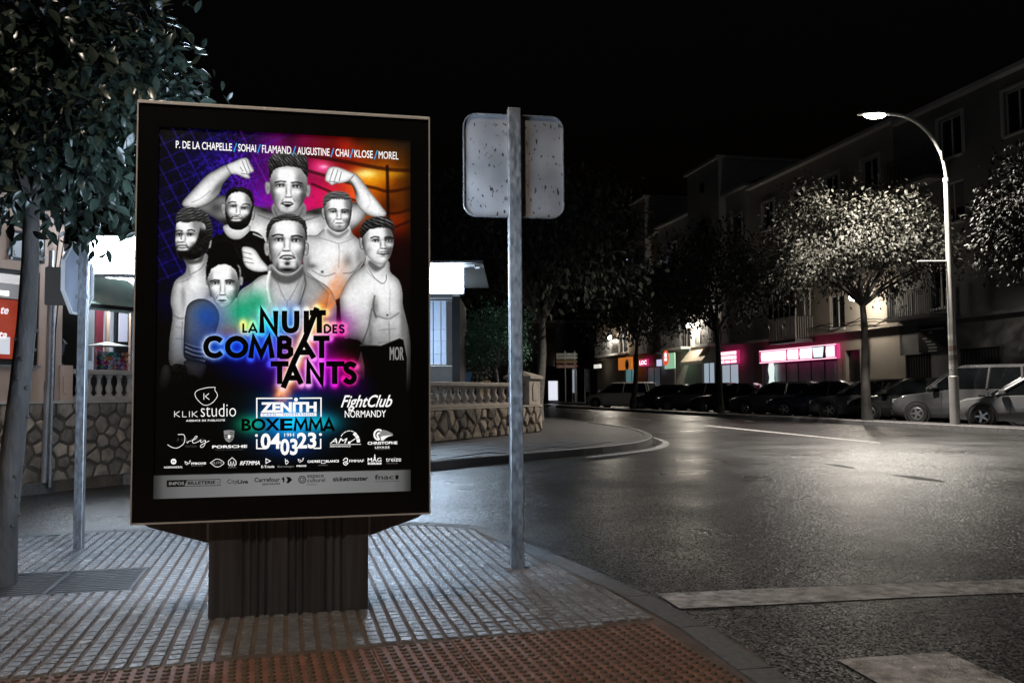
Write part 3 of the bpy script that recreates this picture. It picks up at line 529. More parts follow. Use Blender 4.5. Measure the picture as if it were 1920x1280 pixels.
# ---------------------------------------------------------------- near pavement
edge_px = [(-330, 1030), (-120, 1012), (40, 1001), (250, 989), (560, 979), (777, 978), (873, 981), (925, 990), (957, 1006), (994, 1018), (1065, 1046), (1148, 1082), (1217, 1113), (1357, 1184), (1432, 1232), (1490, 1280)]
near_edge = cr_line([gp(a, b).xy[:] for a, b in edge_px]+[(1.12, 2.7), (1.2, 2.0), (1.25, 0.), (1.25, -3)], 4)
near_poly = near_edge+[(-7, -3), (-7, near_edge[0][1])]
def slab(name, poly, z, zb, m, **k): return MB().prism(poly, 'z', zb, z).build(name, m, **k)
pave = slab('pavement', near_poly, -.009, -.2, M_SLAB, kind='structure')
def kerb(parent, line, width, top, step, m, depth=.25, side=1, ch=.015, lower=None):
    pts = resample(line, step); inn = offset_poly([p[:] for p in pts], -side*width)
    for i in range(len(pts)-1):
        a, b = pts[i], pts[i+1]; c, d = Vector(inn[i]), Vector(inn[i+1])
        t0 = top; cs = []
        for (o, i_, z) in ((a, c, t0), (b, d, t0)):
            e = (i_-o).normalized(); g = (b-a).normalized()*(.004 if o is a else -.004)
            o2 = o+g; i2 = i_+g; o3 = o2+e*ch
            cs.append([(o2.x, o2.y, z-depth), (o2.x, o2.y, z-ch), (o3.x, o3.y, z), (i2.x, i2.y, z), (i2.x, i2.y, z-depth)])
        k = 5; MB().add(cs[0]+cs[1], [tuple(range(k)), tuple(range(k, 2*k))[::-1]]+[(j, k+j, k+(j+1) % k, (j+1) % k) for j in range(k)]).build('kerb_stone', m, parent)
kerb(pave, near_edge, .15, .002, .62, M_KERB, side=1)
inset = offset_poly(near_edge, -.17)+[(-7, -3), (-7, near_edge[0][1]-.17)]
# paving tiles: raised pads in a square grid, the whole grid turned with the street
YAWP = R(14.3); cP, sP = math.cos(YAWP), math.sin(YAWP)
def p2w(a, b): return (a*cP-b*sP, a*sP+b*cP)
TS = .40; NP = 6; PI_ = TS/NP
tact_a, tact_b = gp(19, 1272), gp(1240, 1163); td = (tact_b-tact_a).xy.normalized(); TY = math.atan2(td.y, td.x); tn = Vector((-td.y, td.x))
def above_tactile(x, y, m=0.): return (Vector((x, y))-tact_a.xy).dot(tn) > m
grate_c = Vector(gp(108, 1090).xy); GW, GH = .44, .33
def in_grate(x, y):
    d = Vector((x, y))-grate_c; return abs(d.x*cP+d.y*sP) < GW+.01 and abs(-d.x*sP+d.y*cP) < GH+.01
def pad(mb, x, y, z1, h=.013, wx=.0525, wy=.0605, ch=.004):
    a, b = wx/2, wy/2
    mb.add([(x-a, y-b, z1-h), (x+a, y-b, z1-h), (x+a, y+b, z1-h), (x-a, y+b, z1-h), (x-a+ch, y-b+ch, z1), (x+a-ch, y-b+ch, z1), (x+a-ch, y+b-ch, z1), (x-a+ch, y+b-ch, z1)],
           [(4, 5, 6, 7), (0, 1, 5, 4), (1, 2, 6, 5), (2, 3, 7, 6), (3, 0, 4, 7)])
full = MB()
for i in range(NP):
    for j in range(NP): pad(full, (i-2.5)*PI_, (j-2.5)*PI_, 0.)
full_me = full.mesh('paving_tile', M_TILE)
for ia in range(-16, 9):
    for ib in range(3, 24):
        ca, cb = (ia+.5)*TS, (ib+.5)*TS; ok = []
        for i in range(NP):
            for j in range(NP):
                x, y = p2w(ca+(i-2.5)*PI_, cb+(j-2.5)*PI_)
                if above_tactile(x, y, .035) and in_poly(x, y, inset) and not in_grate(x, y): ok.append((i, j))
        if not ok: continue
        x, y = p2w(ca, cb)
        if abs(x/max(y, .1)) > .72: continue
        if len(ok) == NP*NP: me = full_me
        else:
            mb = MB(); [pad(mb, (i-2.5)*PI_, (j-2.5)*PI_, 0.) for i, j in ok]; me = mb.mesh('paving_tile', M_TILE)
        o = link('paving_tile', me, pave, (x, y, rnd.uniform(-.0015, .0015)), YAWP)
        o.rotation_euler = (R(rnd.uniform(-.25, .25)), R(rnd.uniform(-.25, .25)), YAWP)
# tactile tiles with domes
TT = .335; ND = 7
tb = MB().cbox(-TT/2+.003, TT/2-.003, -TT/2+.003, TT/2-.003, -.03, -.003, .003); tile_me = tb.mesh('tactile_tile', M_TACT)
dm = MB()
for i in range(ND):
    for j in range(ND): dm.lathe([(.0165, -.006), (.0150, .000), (.0105, .0035)], 8, ((i-3)*TT/ND, (j-3)*TT/ND, 0))
dome_me = dm.mesh('dome', M_DOME, True)
for i in range(-5, 10):
    for j in range(0, 4):
        c = tact_a.xy+td*((i+.5+(j % 2)*.0)*TT)-tn*((j+.5)*TT)
        if abs(c.x/max(c.y, .1)) > .8: continue
        rc = [tuple(c+td*(TT/2-.003)*a+tn*(TT/2-.003)*b_) for a, b_ in ((-1, -1), (1, -1), (1, 1), (-1, 1))]
        if all(in_poly(*p, inset) for p in rc):
            o = link('tactile_tile', tile_me, pave, (c.x, c.y, rnd.uniform(-.001, .001)), TY); d = link('dome', dome_me, o); d['kind'] = 'stuff'
        elif any(in_poly(*p, inset) for p in rc):      # cut along the kerb
            P = rc
            for e0, e1 in zip(inset, inset[1:]):
                if (Vector(e0)-c).length < 1.2 and (Vector(e1)-Vector(e0)).length < 1.5: t = (Vector(e1)-Vector(e0)).normalized(); P = clip_half(P, e0, (-t.y, t.x))
            if len(P) < 3: continue
            o = MB().prism(P, 'z', -.03, -.003).build('tactile_tile', M_TACT, pave); db = MB()
            for i2 in range(ND):
                for j2 in range(ND):
                    g = c+td*((i2-3)*TT/ND)+tn*((j2-3)*TT/ND)
                    if in_poly(g.x, g.y, P): db.lathe([(.0165, -.006), (.0150, .000), (.0105, .0035)], 8, (g.x, g.y, 0))
            if db.v: d = db.build('dome', M_DOME, o, True); d['kind'] = 'stuff'
# ---------------------------------------------------------------- corner pavement of the restaurant
far_a = [(-260, 965), (-100, 948), (40, 930), (240, 906), (500, 900), (810, 881.5), (960, 867), (1130, 850.5)]
far_b = [(1130, 850.5), (1172, 845), (1205, 839), (1221, 832), (1222, 825), (1210, 818), (1180, 810), (1100, 797.5), (1040, 790)]
far_edge = [gp(a, b, RZ).xy[:] for a, b in far_a[:-1]]+cr_line([gp(a, b, RZ).xy[:] for a, b in far_b]+[(-.5, 40), (-4, 70)], 4)
far_poly = far_edge+[(-40, 70), (-40, far_edge[0][1])]
FZ = .10
cpave = slab('corner_pavement', far_poly, FZ-.012, -.2, M_FARP, kind='structure')
kerb(cpave, far_edge, .16, FZ, .95, M_KERB, side=-1)
# ribbed pavers on the visible strips
rib_me = MB()
for j in range(5): rib_me.box(-.19, .19, -.2+j*.08+.006, -.2+j*.08+.074, -.02, .0)
rib_me = rib_me.mesh('paver', M_FARP); inset_f = offset_poly(far_edge, .42)+[(-40, 70), (-40, far_edge[0][1]+.4)]
wall_dir = Vector((.45, .89)).normalized()
cnt = 0
for i in range(-30, 30):
    for j in range(-10, 60):
        x = -5+wall_dir.x*j*.4+wall_dir.y*i*.4; y = 9+wall_dir.y*j*.4-wall_dir.x*i*.4
        if y > 17 or not in_poly(x, y, inset_f): continue
        s_ = (x+5.33)*wall_dir.y-(y-9.55)*wall_dir.x
        if s_ < .1 or abs(x/y) > .62: continue
        if -.43 < x/y < -.10: continue
        link('paver', rib_me, cpave, (x, y, FZ+rnd.uniform(-.002, .001)), math.atan2(wall_dir.y, wall_dir.x)-R(90)); cnt += 1
print('pavers', cnt)
# ---------------------------------------------------------------- far side of the street, in the frame of the house fronts
F0 = Vector((18.1, 31.2, 0)); FD = Vector((-.2149, .9766, 0)); FN = Vector((-.9766, -.2149, 0)); FROT = math.atan2(FD.y, FD.x)
def fw(u, y, z=0.): return F0+FD*u+FN*y+Vector((0, 0, z))
def u_of(px, off=0.):
    d = ray(px, 735); s = d.x/d.y; P = F0+FN*off
    return (P.x-P.y*s)/(FD.y*s-FD.x)
def fz(u, py, px, off=0.):                         # height of a pixel row at u on the fronts
    P = fw(u, off); return at(px, py, P.y).z
opp = slab('house_pavement', [fw(u, y).xy[:] for u, y in ((-30, 3.0), (95, 3.0), (95, -2), (-30, -2))], FZ, -.2, M_FARP, kind='structure')
isl = slab('island_pavement', [fw(u, y).xy[:] for u, y in ((-30, 7.85), (34, 7.85), (34, 6.95), (-30, 6.95))], FZ-.01, -.2, M_FARP, kind='structure')
M_KERBL = mat('kerb_pale', (.34, .33, .33), .6, var=.2, vscale=8, bump=.3, bscale=60)
kerb(isl, [fw(u, 8.0).xy[:] for u in np.arange(-12, 34.1, 1.)], .15, FZ, 1.0, M_KERBL, side=-1)
isl2 = slab('verge_pavement', [fw(u, y).xy[:] for u, y in ((38, 8.2), (60, 8.9), (60, 7.6), (38, 7.2))], FZ-.01, -.2, M_FARP, kind='structure')
kerb(isl2, [fw(u, 8.35+(u-38)*.03).xy[:] for u in np.arange(38, 60.1, 1.)], .15, FZ, 1.0, M_KERBL, side=-1)
# ---------------------------------------------------------------- road markings
def band(name, px, width_px=None, z=RZ+.004):
    P = [gp(a, b, z) for a, b in px]; return MB().add([p[:] for p in P], [tuple(range(len(P)))]).build(name, M_PAINT, road)
band('stop_line', [(1232, 1112), (1450, 1102), (1700, 1093), (1990, 1082), (1990, 1107), (1700, 1119), (1450, 1132), (1275, 1140)])
band('crossing_bar', [(1568, 1235), (1775, 1221), (1990, 1318), (1760, 1345)])
band('lane_dash', [(1320, 796), (1470, 811), (1650, 829), (1650, 831), (1470, 813), (1320, 798)])
band('lane_dash', [(1170, 782), (1221, 786.5), (1221, 788), (1170, 783.5)])
band('lane_dash', [(1064, 770.5), (1104, 774), (1104, 775.3), (1064, 771.6)])
band('lane_dash', [(1378, 786.6), (1412, 789.2), (1412, 790.2), (1378, 787.5)])
# curved line round the corner
cl = [(1098, 858), (1159, 852), (1213, 845.5), (1241, 840.5), (1254, 834), (1252, 827), (1228, 820)]
ci = [(1098, 856.2), (1159, 848.8), (1208, 841.8), (1231, 836.5), (1242, 831), (1239, 826), (1223, 819.6)]
A_ = cr_line([gp(a, b, RZ+.004).xy[:] for a, b in cl], 4); B_ = cr_line([gp(a, b, RZ+.004).xy[:] for a, b in ci], 4)
mb = MB(); mb.add([(x, y, RZ+.004) for x, y in A_]+[(x, y, RZ+.004) for x, y in B_], [(i, i+1, len(A_)+i+1, len(A_)+i) for i in range(len(A_)-1)]); mb.build('corner_line', M_PAINT, road)
for px in ([(1545, 869), (1572, 870.5), (1603, 876), (1600, 878), (1570, 874)], [(1672, 889.5), (1715, 892), (1772, 901), (1768, 903.5), (1712, 897)]):
    P = [gp(a, b, RZ+.003) for a, b in px]; MB().add([p[:] for p in P], [tuple(range(len(P)))]).build('tar_patch', mat('tar', (.010, .010, .010), .7), road)
# ================================================================ lit advertising display
def to_lin(c): c = np.asarray(c, float); return np.where(c <= .04045, c/12.92, ((c+.055)/1.055)**2.4)
def project(P):                                    # world points (n,3) -> artwork coordinates of the sheet
    X, Y, Z = P[:, 0], P[:, 1], P[:, 2]-EYE; c, s = math.cos(PITCH), math.sin(PITCH)
    z = Y*c+Z*s; y = -Y*s+Z*c; u, v = X/z, -y/z; cr, sr = math.cos(ROLL), math.sin(ROLL)
    return 960+FOC*(u*cr-v*sr), 640+FOC*(u*sr+v*cr)
AY = .2169; AC = Vector((-1.089, 4.2524, 0)); ax_, ay_ = Vector((math.cos(AY), math.sin(AY), 0)), Vector((-math.sin(AY), math.cos(AY), 0))
def ad(px, py):                                    # spot on the sheet: local x, z
    d = ray(px, py); o = Vector((0, 0, EYE)); t = (AC-o).dot(ay_)/d.dot(ay_); p = o+d*t; return (p-AC).dot(ax_), p.z
def emi(name, srgb, s=1.):
    if name in MATS: return MATS[name]
    m = bpy.data.materials.new(name); m.use_nodes = True; p = m.node_tree.nodes['Principled BSDF']; c = to_lin(srgb)
    p.inputs['Base Color'].default_value = (*(c*.5), 1); p.inputs['Emission Color'].default_value = (*c, 1); p.inputs['Emission Strength'].default_value = s; p.inputs['Roughness'].default_value = .6; p.inputs['Specular IOR Level'].default_value = .1
    m.cycles.emission_sampling = 'NONE'; MATS[name] = m; return m
disp = thing('advertising_display', 'tall black framed street display with lit boxing poster on ribbed metal foot', 'advertising display', AC, AY)
M_FRAME = mat('display_black', (.006, .006, .006), .22, spec=.4)
M_TRIM = mat('display_trim', (.75, .72, .70), .4, .35)
M_FOOT = mat('display_foot', (.17, .175, .185), .36, .8, var=.25, vscale=3, stretch=(14, 14, .5), rvar=.08)
PWd, PZ0, PHt, FWd, FZ0, FHt = 1.195, .566, 1.758, 1.388, .453, 1.984
# printed sheet
NX, NZ = 400, 588
gx, gz = np.meshgrid(np.linspace(-PWd/2, PWd/2, NX), np.linspace(PZ0, PZ0+PHt, NZ)); loc = np.stack([gx.ravel(), np.zeros(gx.size), gz.ravel()], 1)
wp = np.array(AC)[None]+loc[:, :1]*np.array(ax_)[None]+loc[:, 1:2]*np.array(ay_)[None]; wp[:, 2] = loc[:, 2]
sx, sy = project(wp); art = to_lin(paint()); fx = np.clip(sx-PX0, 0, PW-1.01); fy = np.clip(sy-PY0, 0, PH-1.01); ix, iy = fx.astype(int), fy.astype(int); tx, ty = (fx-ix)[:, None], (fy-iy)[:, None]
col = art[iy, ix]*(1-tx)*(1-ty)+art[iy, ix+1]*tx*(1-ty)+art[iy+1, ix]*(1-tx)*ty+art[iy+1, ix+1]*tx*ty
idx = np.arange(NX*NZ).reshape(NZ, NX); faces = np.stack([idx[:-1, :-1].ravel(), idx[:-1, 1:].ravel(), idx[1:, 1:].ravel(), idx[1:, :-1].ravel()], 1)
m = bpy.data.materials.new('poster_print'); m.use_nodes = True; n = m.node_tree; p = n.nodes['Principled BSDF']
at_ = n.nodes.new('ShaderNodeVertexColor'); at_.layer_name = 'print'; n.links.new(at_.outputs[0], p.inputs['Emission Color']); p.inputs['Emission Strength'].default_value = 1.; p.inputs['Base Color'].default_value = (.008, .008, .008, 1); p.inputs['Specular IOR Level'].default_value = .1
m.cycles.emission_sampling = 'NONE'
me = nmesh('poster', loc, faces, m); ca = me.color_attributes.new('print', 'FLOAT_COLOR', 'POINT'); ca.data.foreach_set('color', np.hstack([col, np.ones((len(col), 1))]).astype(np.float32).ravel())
poster = link('poster', me, disp); poster['label'] = 'lit printed boxing night poster with fighters and rainbow glow lettering'
TW, TC, TB, TG, TD, TBL = emi('print_white', (.96, .96, .96)), emi('print_cyan', (.12, .62, .88)), mat('print_black', (.004, .004, .004), .6, spec=.1), emi('print_grey', (.5, .5, .5)), emi('print_dark', (.26, .26, .26)), emi('print_blue', (.10, .45, .85))
TBAR = emi('print_bar', (.46, .46, .46)); TBOX = mat('print_box', (.02, .02, .02), .6, spec=.1)
lay = [0.]
def Q(px, py, dy=0.): x, z = ad(px, py); return (x, -.0022-dy-lay[0], z)
def slope(y): return .055-(y-250)*.084/678
def ptext(body, x0, x1, y0, h, mt=None, bold=.0, shear=0., name='lettering', dy=0., spacing=1.):
    dbl = bold > 0 and any(c in 'MW' for c in body); v, f = text_mesh(body, 0. if dbl else bold, shear, spacing); s = slope(y0-h/2); mb = MB()
    for k in ((-1, 0, 1) if dbl else (0,)):            # struck three times for weight
        kx = k*min(bold*h*.55, .45); mb.add([Q(x0+kx+a*(x1-x0), y0+s*a*(x1-x0)-b*h, dy+.00006*(k+1)) for a, b in v], f)
    mb.build(name, mt or TW, poster)
def ribbon(mb, pts, wd, dy=0., closed=False):
    P = [Vector(p) for p in pts]; L, Rr = [], []
    for i, p in enumerate(P):
        a = (p-P[i-1]).normalized() if i else None; b = (P[i+1]-p).normalized() if i < len(P)-1 else None
        if closed and a is None: a = (p-P[-2]).normalized()
        if closed and b is None: b = (P[1]-p).normalized()
        if a is None: t = b; k = 1
        elif b is None: t = a; k = 1
        else: t = (a+b).normalized() if (a+b).length > .05 else a; k = min(1/max(t.dot(a), .35), 2.2)
        nn = Vector((-t.y, t.x))*wd/2*k; L.append(p+nn); Rr.append(p-nn)
    mb.add([Q(*p, dy) for p in L]+[Q(*p, dy) for p in Rr], [(i, i+1, len(P)+i+1, len(P)+i) for i in range(len(P)-1)])
def stroke(pts, wd, mt=None, name='logo', crv=False, dy=0., closed=False):
    if crv: pts = [tuple(x) for x in smooth(pts, 5, False)]
    mb = MB(); ribbon(mb, pts, wd, dy, closed); return mb.build(name, mt or TW, poster)
def shape(pts, mt=None, name='logo', crv=False, dy=0.):
    if crv: pts = [tuple(x) for x in smooth(pts, 4)]
    MB().add([Q(*p, dy) for p in pts], [tuple(range(len(pts)))]).build(name, mt or TW, poster)
def circ(x, y, r, n=20): return [(x+r*math.cos(2*math.pi*k/n), y+r*math.sin(2*math.pi*k/n)) for k in range(n)]
def rect(x0, x1, y0, y1):
    s = slope((y0+y1)/2); return [(x0, y0), (x1, y0+s*(x1-x0)), (x1, y1+s*(x1-x0)), (x0, y1)]
# names along the top
y_at = lambda x: 278.2+(x-330)*.0516
for t, a, b in (('P. DE LA CHAPELLE', 329.8, 435), ('SOHAI', 446.5, 480), ('FLAMAND', 491.5, 546), ('AUGUSTINE', 557.5, 618), ('CHAI', 629, 654), ('KLOSE', 664.5, 699), ('MOREL', 710, 747)):
    ptext(t, a, b, y_at(a), 14.2, bold=.012)
for x in (441, 485.5, 551.5, 623, 659, 704.5): stroke([(x-2.6, y_at(x)+1.5), (x+2.8, y_at(x)-15)], 1.9, TC, 'divider')
# title
for k, st in TITLE.items():
    mb = MB(); lay[0] += .00004
    for s_ in st: 
        ss = r32(*s_); ss = [tuple(x) for x in smooth(ss, 5, False)] if k in 'COUS' else ss
        ribbon(mb, ss, 10.4 if k != 'slash' else 10.8, closed=(k == 'O'))
    mb.build('title_letter', TB, poster)
for k, st in SMALL.items():
    mb = MB()
    for s_ in st: 
        ss = r32(*s_); ribbon(mb, [tuple(x) for x in smooth(ss, 5, False)] if k == 's' else ss, 3.9)
    mb.build('title_letter', TB, poster)
lay[0] = 0.
ptext('MOR', 731, 756.5, 675, 25, TG, bold=.03)
# studio mark
k1 = lambda x, y: (290+x/6.096, 720+y/6.096)
k2 = lambda x, y: (530+x/6.094, 720+y/6.094)
stroke([k1(*p) for p in ((690, 35), (600, 40), (500, 66), (462, 105), (478, 160), (540, 225), (595, 240), (660, 212), (712, 148), (714, 108), (690, 72), (692, 35))], 1.0, crv=True)
stroke([k1(563, 103), k1(563, 175)], 1.1); stroke([k1(622, 105), k1(578, 140), k1(626, 175)], 1.1)
for x in (222, 385, 425):
    stroke([k1(x+6, 308), k1(x+6, 375)], 1.) if x != 385 else stroke([k1(398, 308), k1(398, 375)], 1.)
    if x != 385: stroke([k1(x+62, 308), k1(x+14, 342), k1(x+66, 375)], 1.)
stroke([k1(320, 308), k1(320, 372), k1(366, 372)], 1.)
ptext('studio', 376.6, 442.6, 781, 24, bold=-.012)
ptext('AGENCE DE PUBLICITÉ', 349, 421.7, 790, 4.4, bold=.02, spacing=1.2)
# caterer's script over spaced capitals
for i, ch in enumerate('JULIEN'): ptext(ch, *[k1(250+i*57, 0)[0], k1(250+i*57+(24 if ch != 'I' else 6), 0)[0]], 826.5, 5.6, TD)
stroke([k1(*p) for p in ((268, 575), (330, 575), (346, 620), (330, 680), (265, 725), (205, 722), (148, 690))], 1.1, crv=True)
stroke([k1(*p) for p in ((368, 655), (376, 670), (392, 650), (430, 640), (470, 595), (487, 598), (462, 628), (432, 645), (445, 672), (500, 655), (528, 635), (530, 665), (580, 640), (568, 700), (535, 722), (530, 695), (625, 645))], 1.0, crv=True)
ptext('TRAITEUR', 346.6, 369, 838.5, 4, TD)
# crest and dealer name
shape([k1(*p) for p in ((790, 530), (850, 522), (912, 530), (905, 610), (885, 645), (850, 665), (815, 645), (797, 610))], TG)
for a in ((800, 575, 848, 585), (800, 597, 848, 607), (855, 610, 895, 620), (852, 632, 885, 640), (855, 545, 903, 552), (855, 565, 903, 573)): shape([k1(a[0], a[1]), k1(a[2], a[1]), k1(a[2], a[3]), k1(a[0], a[3])], TB, dy=.0006)
shape([k1(*p) for p in ((838, 580), (866, 580), (866, 612), (852, 622), (838, 612))], TW, dy=.0009)
ptext('PORSCHE', 398, 463.6, 840, 5.4, bold=.03); ptext('CENTRE PORSCHE CAEN', 403, 456.5, 844.4, 3., TD)
# sponsors' row
shape(circ(*k1(217, 882), 5.2)); ptext('N', *[k1(203, 0)[0], k1(231, 0)[0]], k1(0, 893)[1], 3.6, TB, bold=.05, dy=.0008)
ptext('NORMANDEAL', 308, 342.6, 877.6, 3.7, bold=.03)
def cock(f, s=1.): stroke([f(*p) for p in ((345*s, 880), (380*s, 900), (372*s, 918), (352*s, 905), (350*s, 885), (395*s, 905), (408*s, 870), (395*s, 885))], .8, crv=True)
cock(k1); ptext('FFBOXE', 358.8, 386.5, 870.5, 3.9, bold=.03); ptext('BOXE', 359, 381, 873.4, 1.5, TG)
stroke([k1(*p) for p in ((637, 898), (690, 860), (716, 855), (745, 860), (793, 898), (745, 938), (716, 942), (690, 938), (637, 898))], .9, crv=True, closed=True); ptext('ELITE', *[k1(655, 0)[0], k1(775, 0)[0]], k1(0, 912)[1], 4.4, TG, bold=.02)
stroke([k1(*p) for p in ((885, 838), (845, 875), (842, 915), (862, 930), (870, 880), (885, 935), (902, 880), (910, 930), (932, 915), (928, 875), (888, 838))], 1.1, crv=False); ptext('EVENTS', *[k1(843, 0)[0], k1(932, 0)[0]], k1(0, 957)[1], 2.4, TG)
ptext('RFTMMA', *[k1(975, 0)[0], k1(1200, 0)[0]], k1(0, 924)[1], 7.6, bold=.04, shear=.3)
stroke([k1(*p) for p in ((1272, 850), (1272, 902), (1322, 876), (1272, 850))], 1.3, closed=True); ptext('E-Triade', 490, 514.5, 876.8, 4.6, bold=.01)
stroke([k2(*p) for p in ((30, 848), (36, 908), (58, 900), (62, 880), (38, 875), (55, 862))], 1., crv=True); ptext('Barologic', 520.5, 551.3, 877, 4.6, TG)
cock(lambda x, y: (530+(x*.98-163)/6.094, y/6.094+715.5)); ptext('FFBOXE', 556, 574.3, 874.7, 3.2, bold=.03)
ptext('CADRES', 576.4, 600.6, 867, 4.6, bold=.03); ptext('BLANCS', 611.2, 635.5, 866.5, 4.6, bold=.03); stroke([k2(*p) for p in ((442, 870), (485, 869), (485, 901), (442, 902), (442, 870))], .9, closed=True); ptext('ENCADREMENT', 597, 615, 872.6, 1.4, TG)
stroke([k2(*p) for p in ((690, 870), (715, 845), (740, 850), (735, 880), (705, 885), (695, 905), (720, 922), (745, 900), (728, 895), (712, 905))], 1.5, crv=True); ptext('FMMAF', 655, 682.6, 866.3, 4.9, bold=.03)
ptext('MAG', 689.5, 715, 865.4, 7.4, bold=.03); shape([k2(972, 893), k2(1128, 891), k2(1128, 914), k2(972, 916)]); ptext('SECURITE', 691, 713.5, 869.6, 2.7, TB, bold=.02, dy=.0008); shape([k2(1042, 850), k2(1050, 800), k2(1056, 800), k2(1062, 850)])
ptext('treize', 723.6, 752, 865, 8, bold=-.004); ptext('TRAITEUR', 724, 746, 869.2, 1.3, TG)
# performance mark with dial
ptext('AM', 618.8, 651.5, 830.8, 9.4, bold=.02, shear=.3); stroke([(618.4, 833), (676.8, 832.4)], .9); ptext('PERFORMANCE', 618.5, 658, 838.2, 3.1, bold=.03, shear=.25)
for k in range(7):
    a0, a1 = R(150-k*22), R(150-k*22-19); wd = 1.2 if k < 4 else 6.; rr = 18.5 if k < 4 else 16.5
    stroke([(655.5+rr*math.cos(a0+(a1-a0)*t/3), 828.5-rr*1.15*math.sin(a0+(a1-a0)*t/3)) for t in range(4)], wd)
stroke([k2(762, 665), k2(832, 620)], 1.4); shape(circ(*k2(760, 667), 2.4))
# ram's head and lifting firm
stroke([k2(*p) for p in ((1130, 530), (1090, 520), (1055, 545), (1048, 590), (1070, 625), (1100, 628), (1082, 590), (1090, 560), (1120, 555))], 3.2, crv=True)
shape([k2(*p) for p in ((1110, 545), (1150, 520), (1200, 535), (1258, 565), (1258, 588), (1190, 600), (1150, 640), (1120, 640), (1100, 590))], TG); shape([k2(*p) for p in ((1120, 600), (1150, 590), (1250, 580), (1190, 605), (1150, 640), (1125, 642))], TW, dy=.0006)
ptext('CHRISTOPHE', 689.2, 745, 833.3, 5.6, bold=.03); ptext('LEVAGE', 703, 730.3, 840.2, 3.7, bold=.02, spacing=1.2); ptext('MANUTENTION', 703.2, 730.4, 842.6, 1.6, TG)
# fight club script
ptext('FightClub', 639, 735.5, 770.5, 30, bold=.012, shear=.45); ptext('NORMANDY', 646.5, 723.5, 782.4, 13, bold=.008)
# venue panel
bx = lambda *p: r32(*p)
stroke(bx((645, 780), (645, 661), (858, 660)), 2.4); stroke(bx((902, 660), (1030, 659), (1030, 772)), 2.4); shape(circ(*bx((880, 668))[0], 3.6))
ptext('ZENITH', *[280+668/3.2, 280+1004/3.2], 540+746/3.2, 19.2, bold=.045); shape(bx((668, 750), (1003, 747), (1003, 767), (668, 770))); ptext('CAEN - NORMANDIE', 280+680/3.2, 280+992/3.2, 540+767/3.2, 4.6, TBL, bold=.02, dy=.0008, spacing=1.3)
ptext('BOX', 280+553/3.2, 280+785/3.2, 540+857/3.2, 23.4, TB, bold=.035); ptext('E', 280+784/3.2, 280+860/3.2, 540+855/3.2, 23, TB, bold=.035, shear=.0); [(lambda mb: ([ribbon(mb, r32(*p_), 5.4, .0002*k_) for p_ in st_], mb.build('lettering', TB, poster)))(MB()) for k_, st_ in enumerate(([[(872, 857), (881, 786), (909, 838), (937, 786), (946, 857)]], [[(962, 857), (971, 786), (999, 838), (1027, 786), (1036, 857)]], [[(1046, 857), (1077, 786), (1108, 857)], [(1058, 836), (1096, 836)]]))]
stroke(bx((645, 905), (645, 961), (700, 961)), 2.4); stroke(bx((985, 960), (1028, 959), (1028, 902)), 2.4); shape(circ(*bx((643, 883))[0], 2.6)); shape(circ(*bx((1027, 877))[0], 2.6))
ptext('04', 280+668/3.2, 280+788/3.2, 540+966/3.2, 30, bold=.03); ptext('03', 280+786/3.2, 280+890/3.2, 540+1002/3.2, 31, bold=.03, dy=.0004); ptext('23', 280+886/3.2, 280+1002/3.2, 540+962/3.2, 30, bold=.03); ptext('19H', 280+810/3.2, 280+868/3.2, 540+891/3.2, 7, bold=.0)
# ticket bar
shape([k1(140, 1098), k1(372, 1092), k1(340, 1164), k1(140, 1172)], TBOX); stroke([k1(*p) for p in ((142, 1100), (748, 1084), (748, 1154), (142, 1170), (142, 1100))], 1.0, TB, closed=True)
ptext('INFOS', *[k1(165, 0)[0], k1(338, 0)[0]], k1(0, 1153)[1], 6.2, TBAR, bold=.03, dy=.0008); ptext('BILLETERIE :', *[k1(378, 0)[0], k1(726, 0)[0]], k1(0, 1146)[1], 6.2, TBOX, bold=.03)
ptext('City', 426.4, 445, 909, 11, TBOX); ptext('Live', 445.5, 465, 906.5, 7.8, TBOX, bold=.03)
ptext('Carrefour', 477, 525, 903.4, 8.4, TBOX, bold=.02); ptext('spectacles', 491.5, 525, 910.4, 6.6, TBOX, bold=.01)
shape([k2(*p) for p in ((0, 1092), (-12, 1078), (12, 1056), (20, 1075), (20, 1110), (10, 1128))], TBOX); shape([k2(*p) for p in ((40, 1056), (82, 1060), (110, 1090), (70, 1128), (40, 1128), (58, 1092))], TBOX)
stroke(circ(*k2(222, 1088), 6.4)+[circ(*k2(222, 1088), 6.4)[0]], 1.6, TBOX, closed=True); stroke(circ(*k2(222, 1088), 3.4)+[circ(*k2(222, 1088), 3.4)[0]], 1.2, TBOX, closed=True)
ptext('espace', 576, 607, 897.4, 7.6, TBOX, bold=.008); ptext('culturel', 576, 609.6, 903.6, 7.6, TBOX, bold=.008); ptext('E.Leclerc', 576, 594, 909, 3, TBOX)
ptext('ticketmaster', 624, 690.6, 902, 8.6, TBOX, bold=.03, shear=.2)
ptext('fnac', 702.5, 738, 898.6, 9., TBOX, bold=.012); shape([k2(1288, 1038), k2(1322, 1036), k2(1322, 1082), k2(1288, 1084)], TBOX); ptext('#ECOMMERCEFRANCE', 703.3, 747.5, 903.4, 2.4, TBOX)
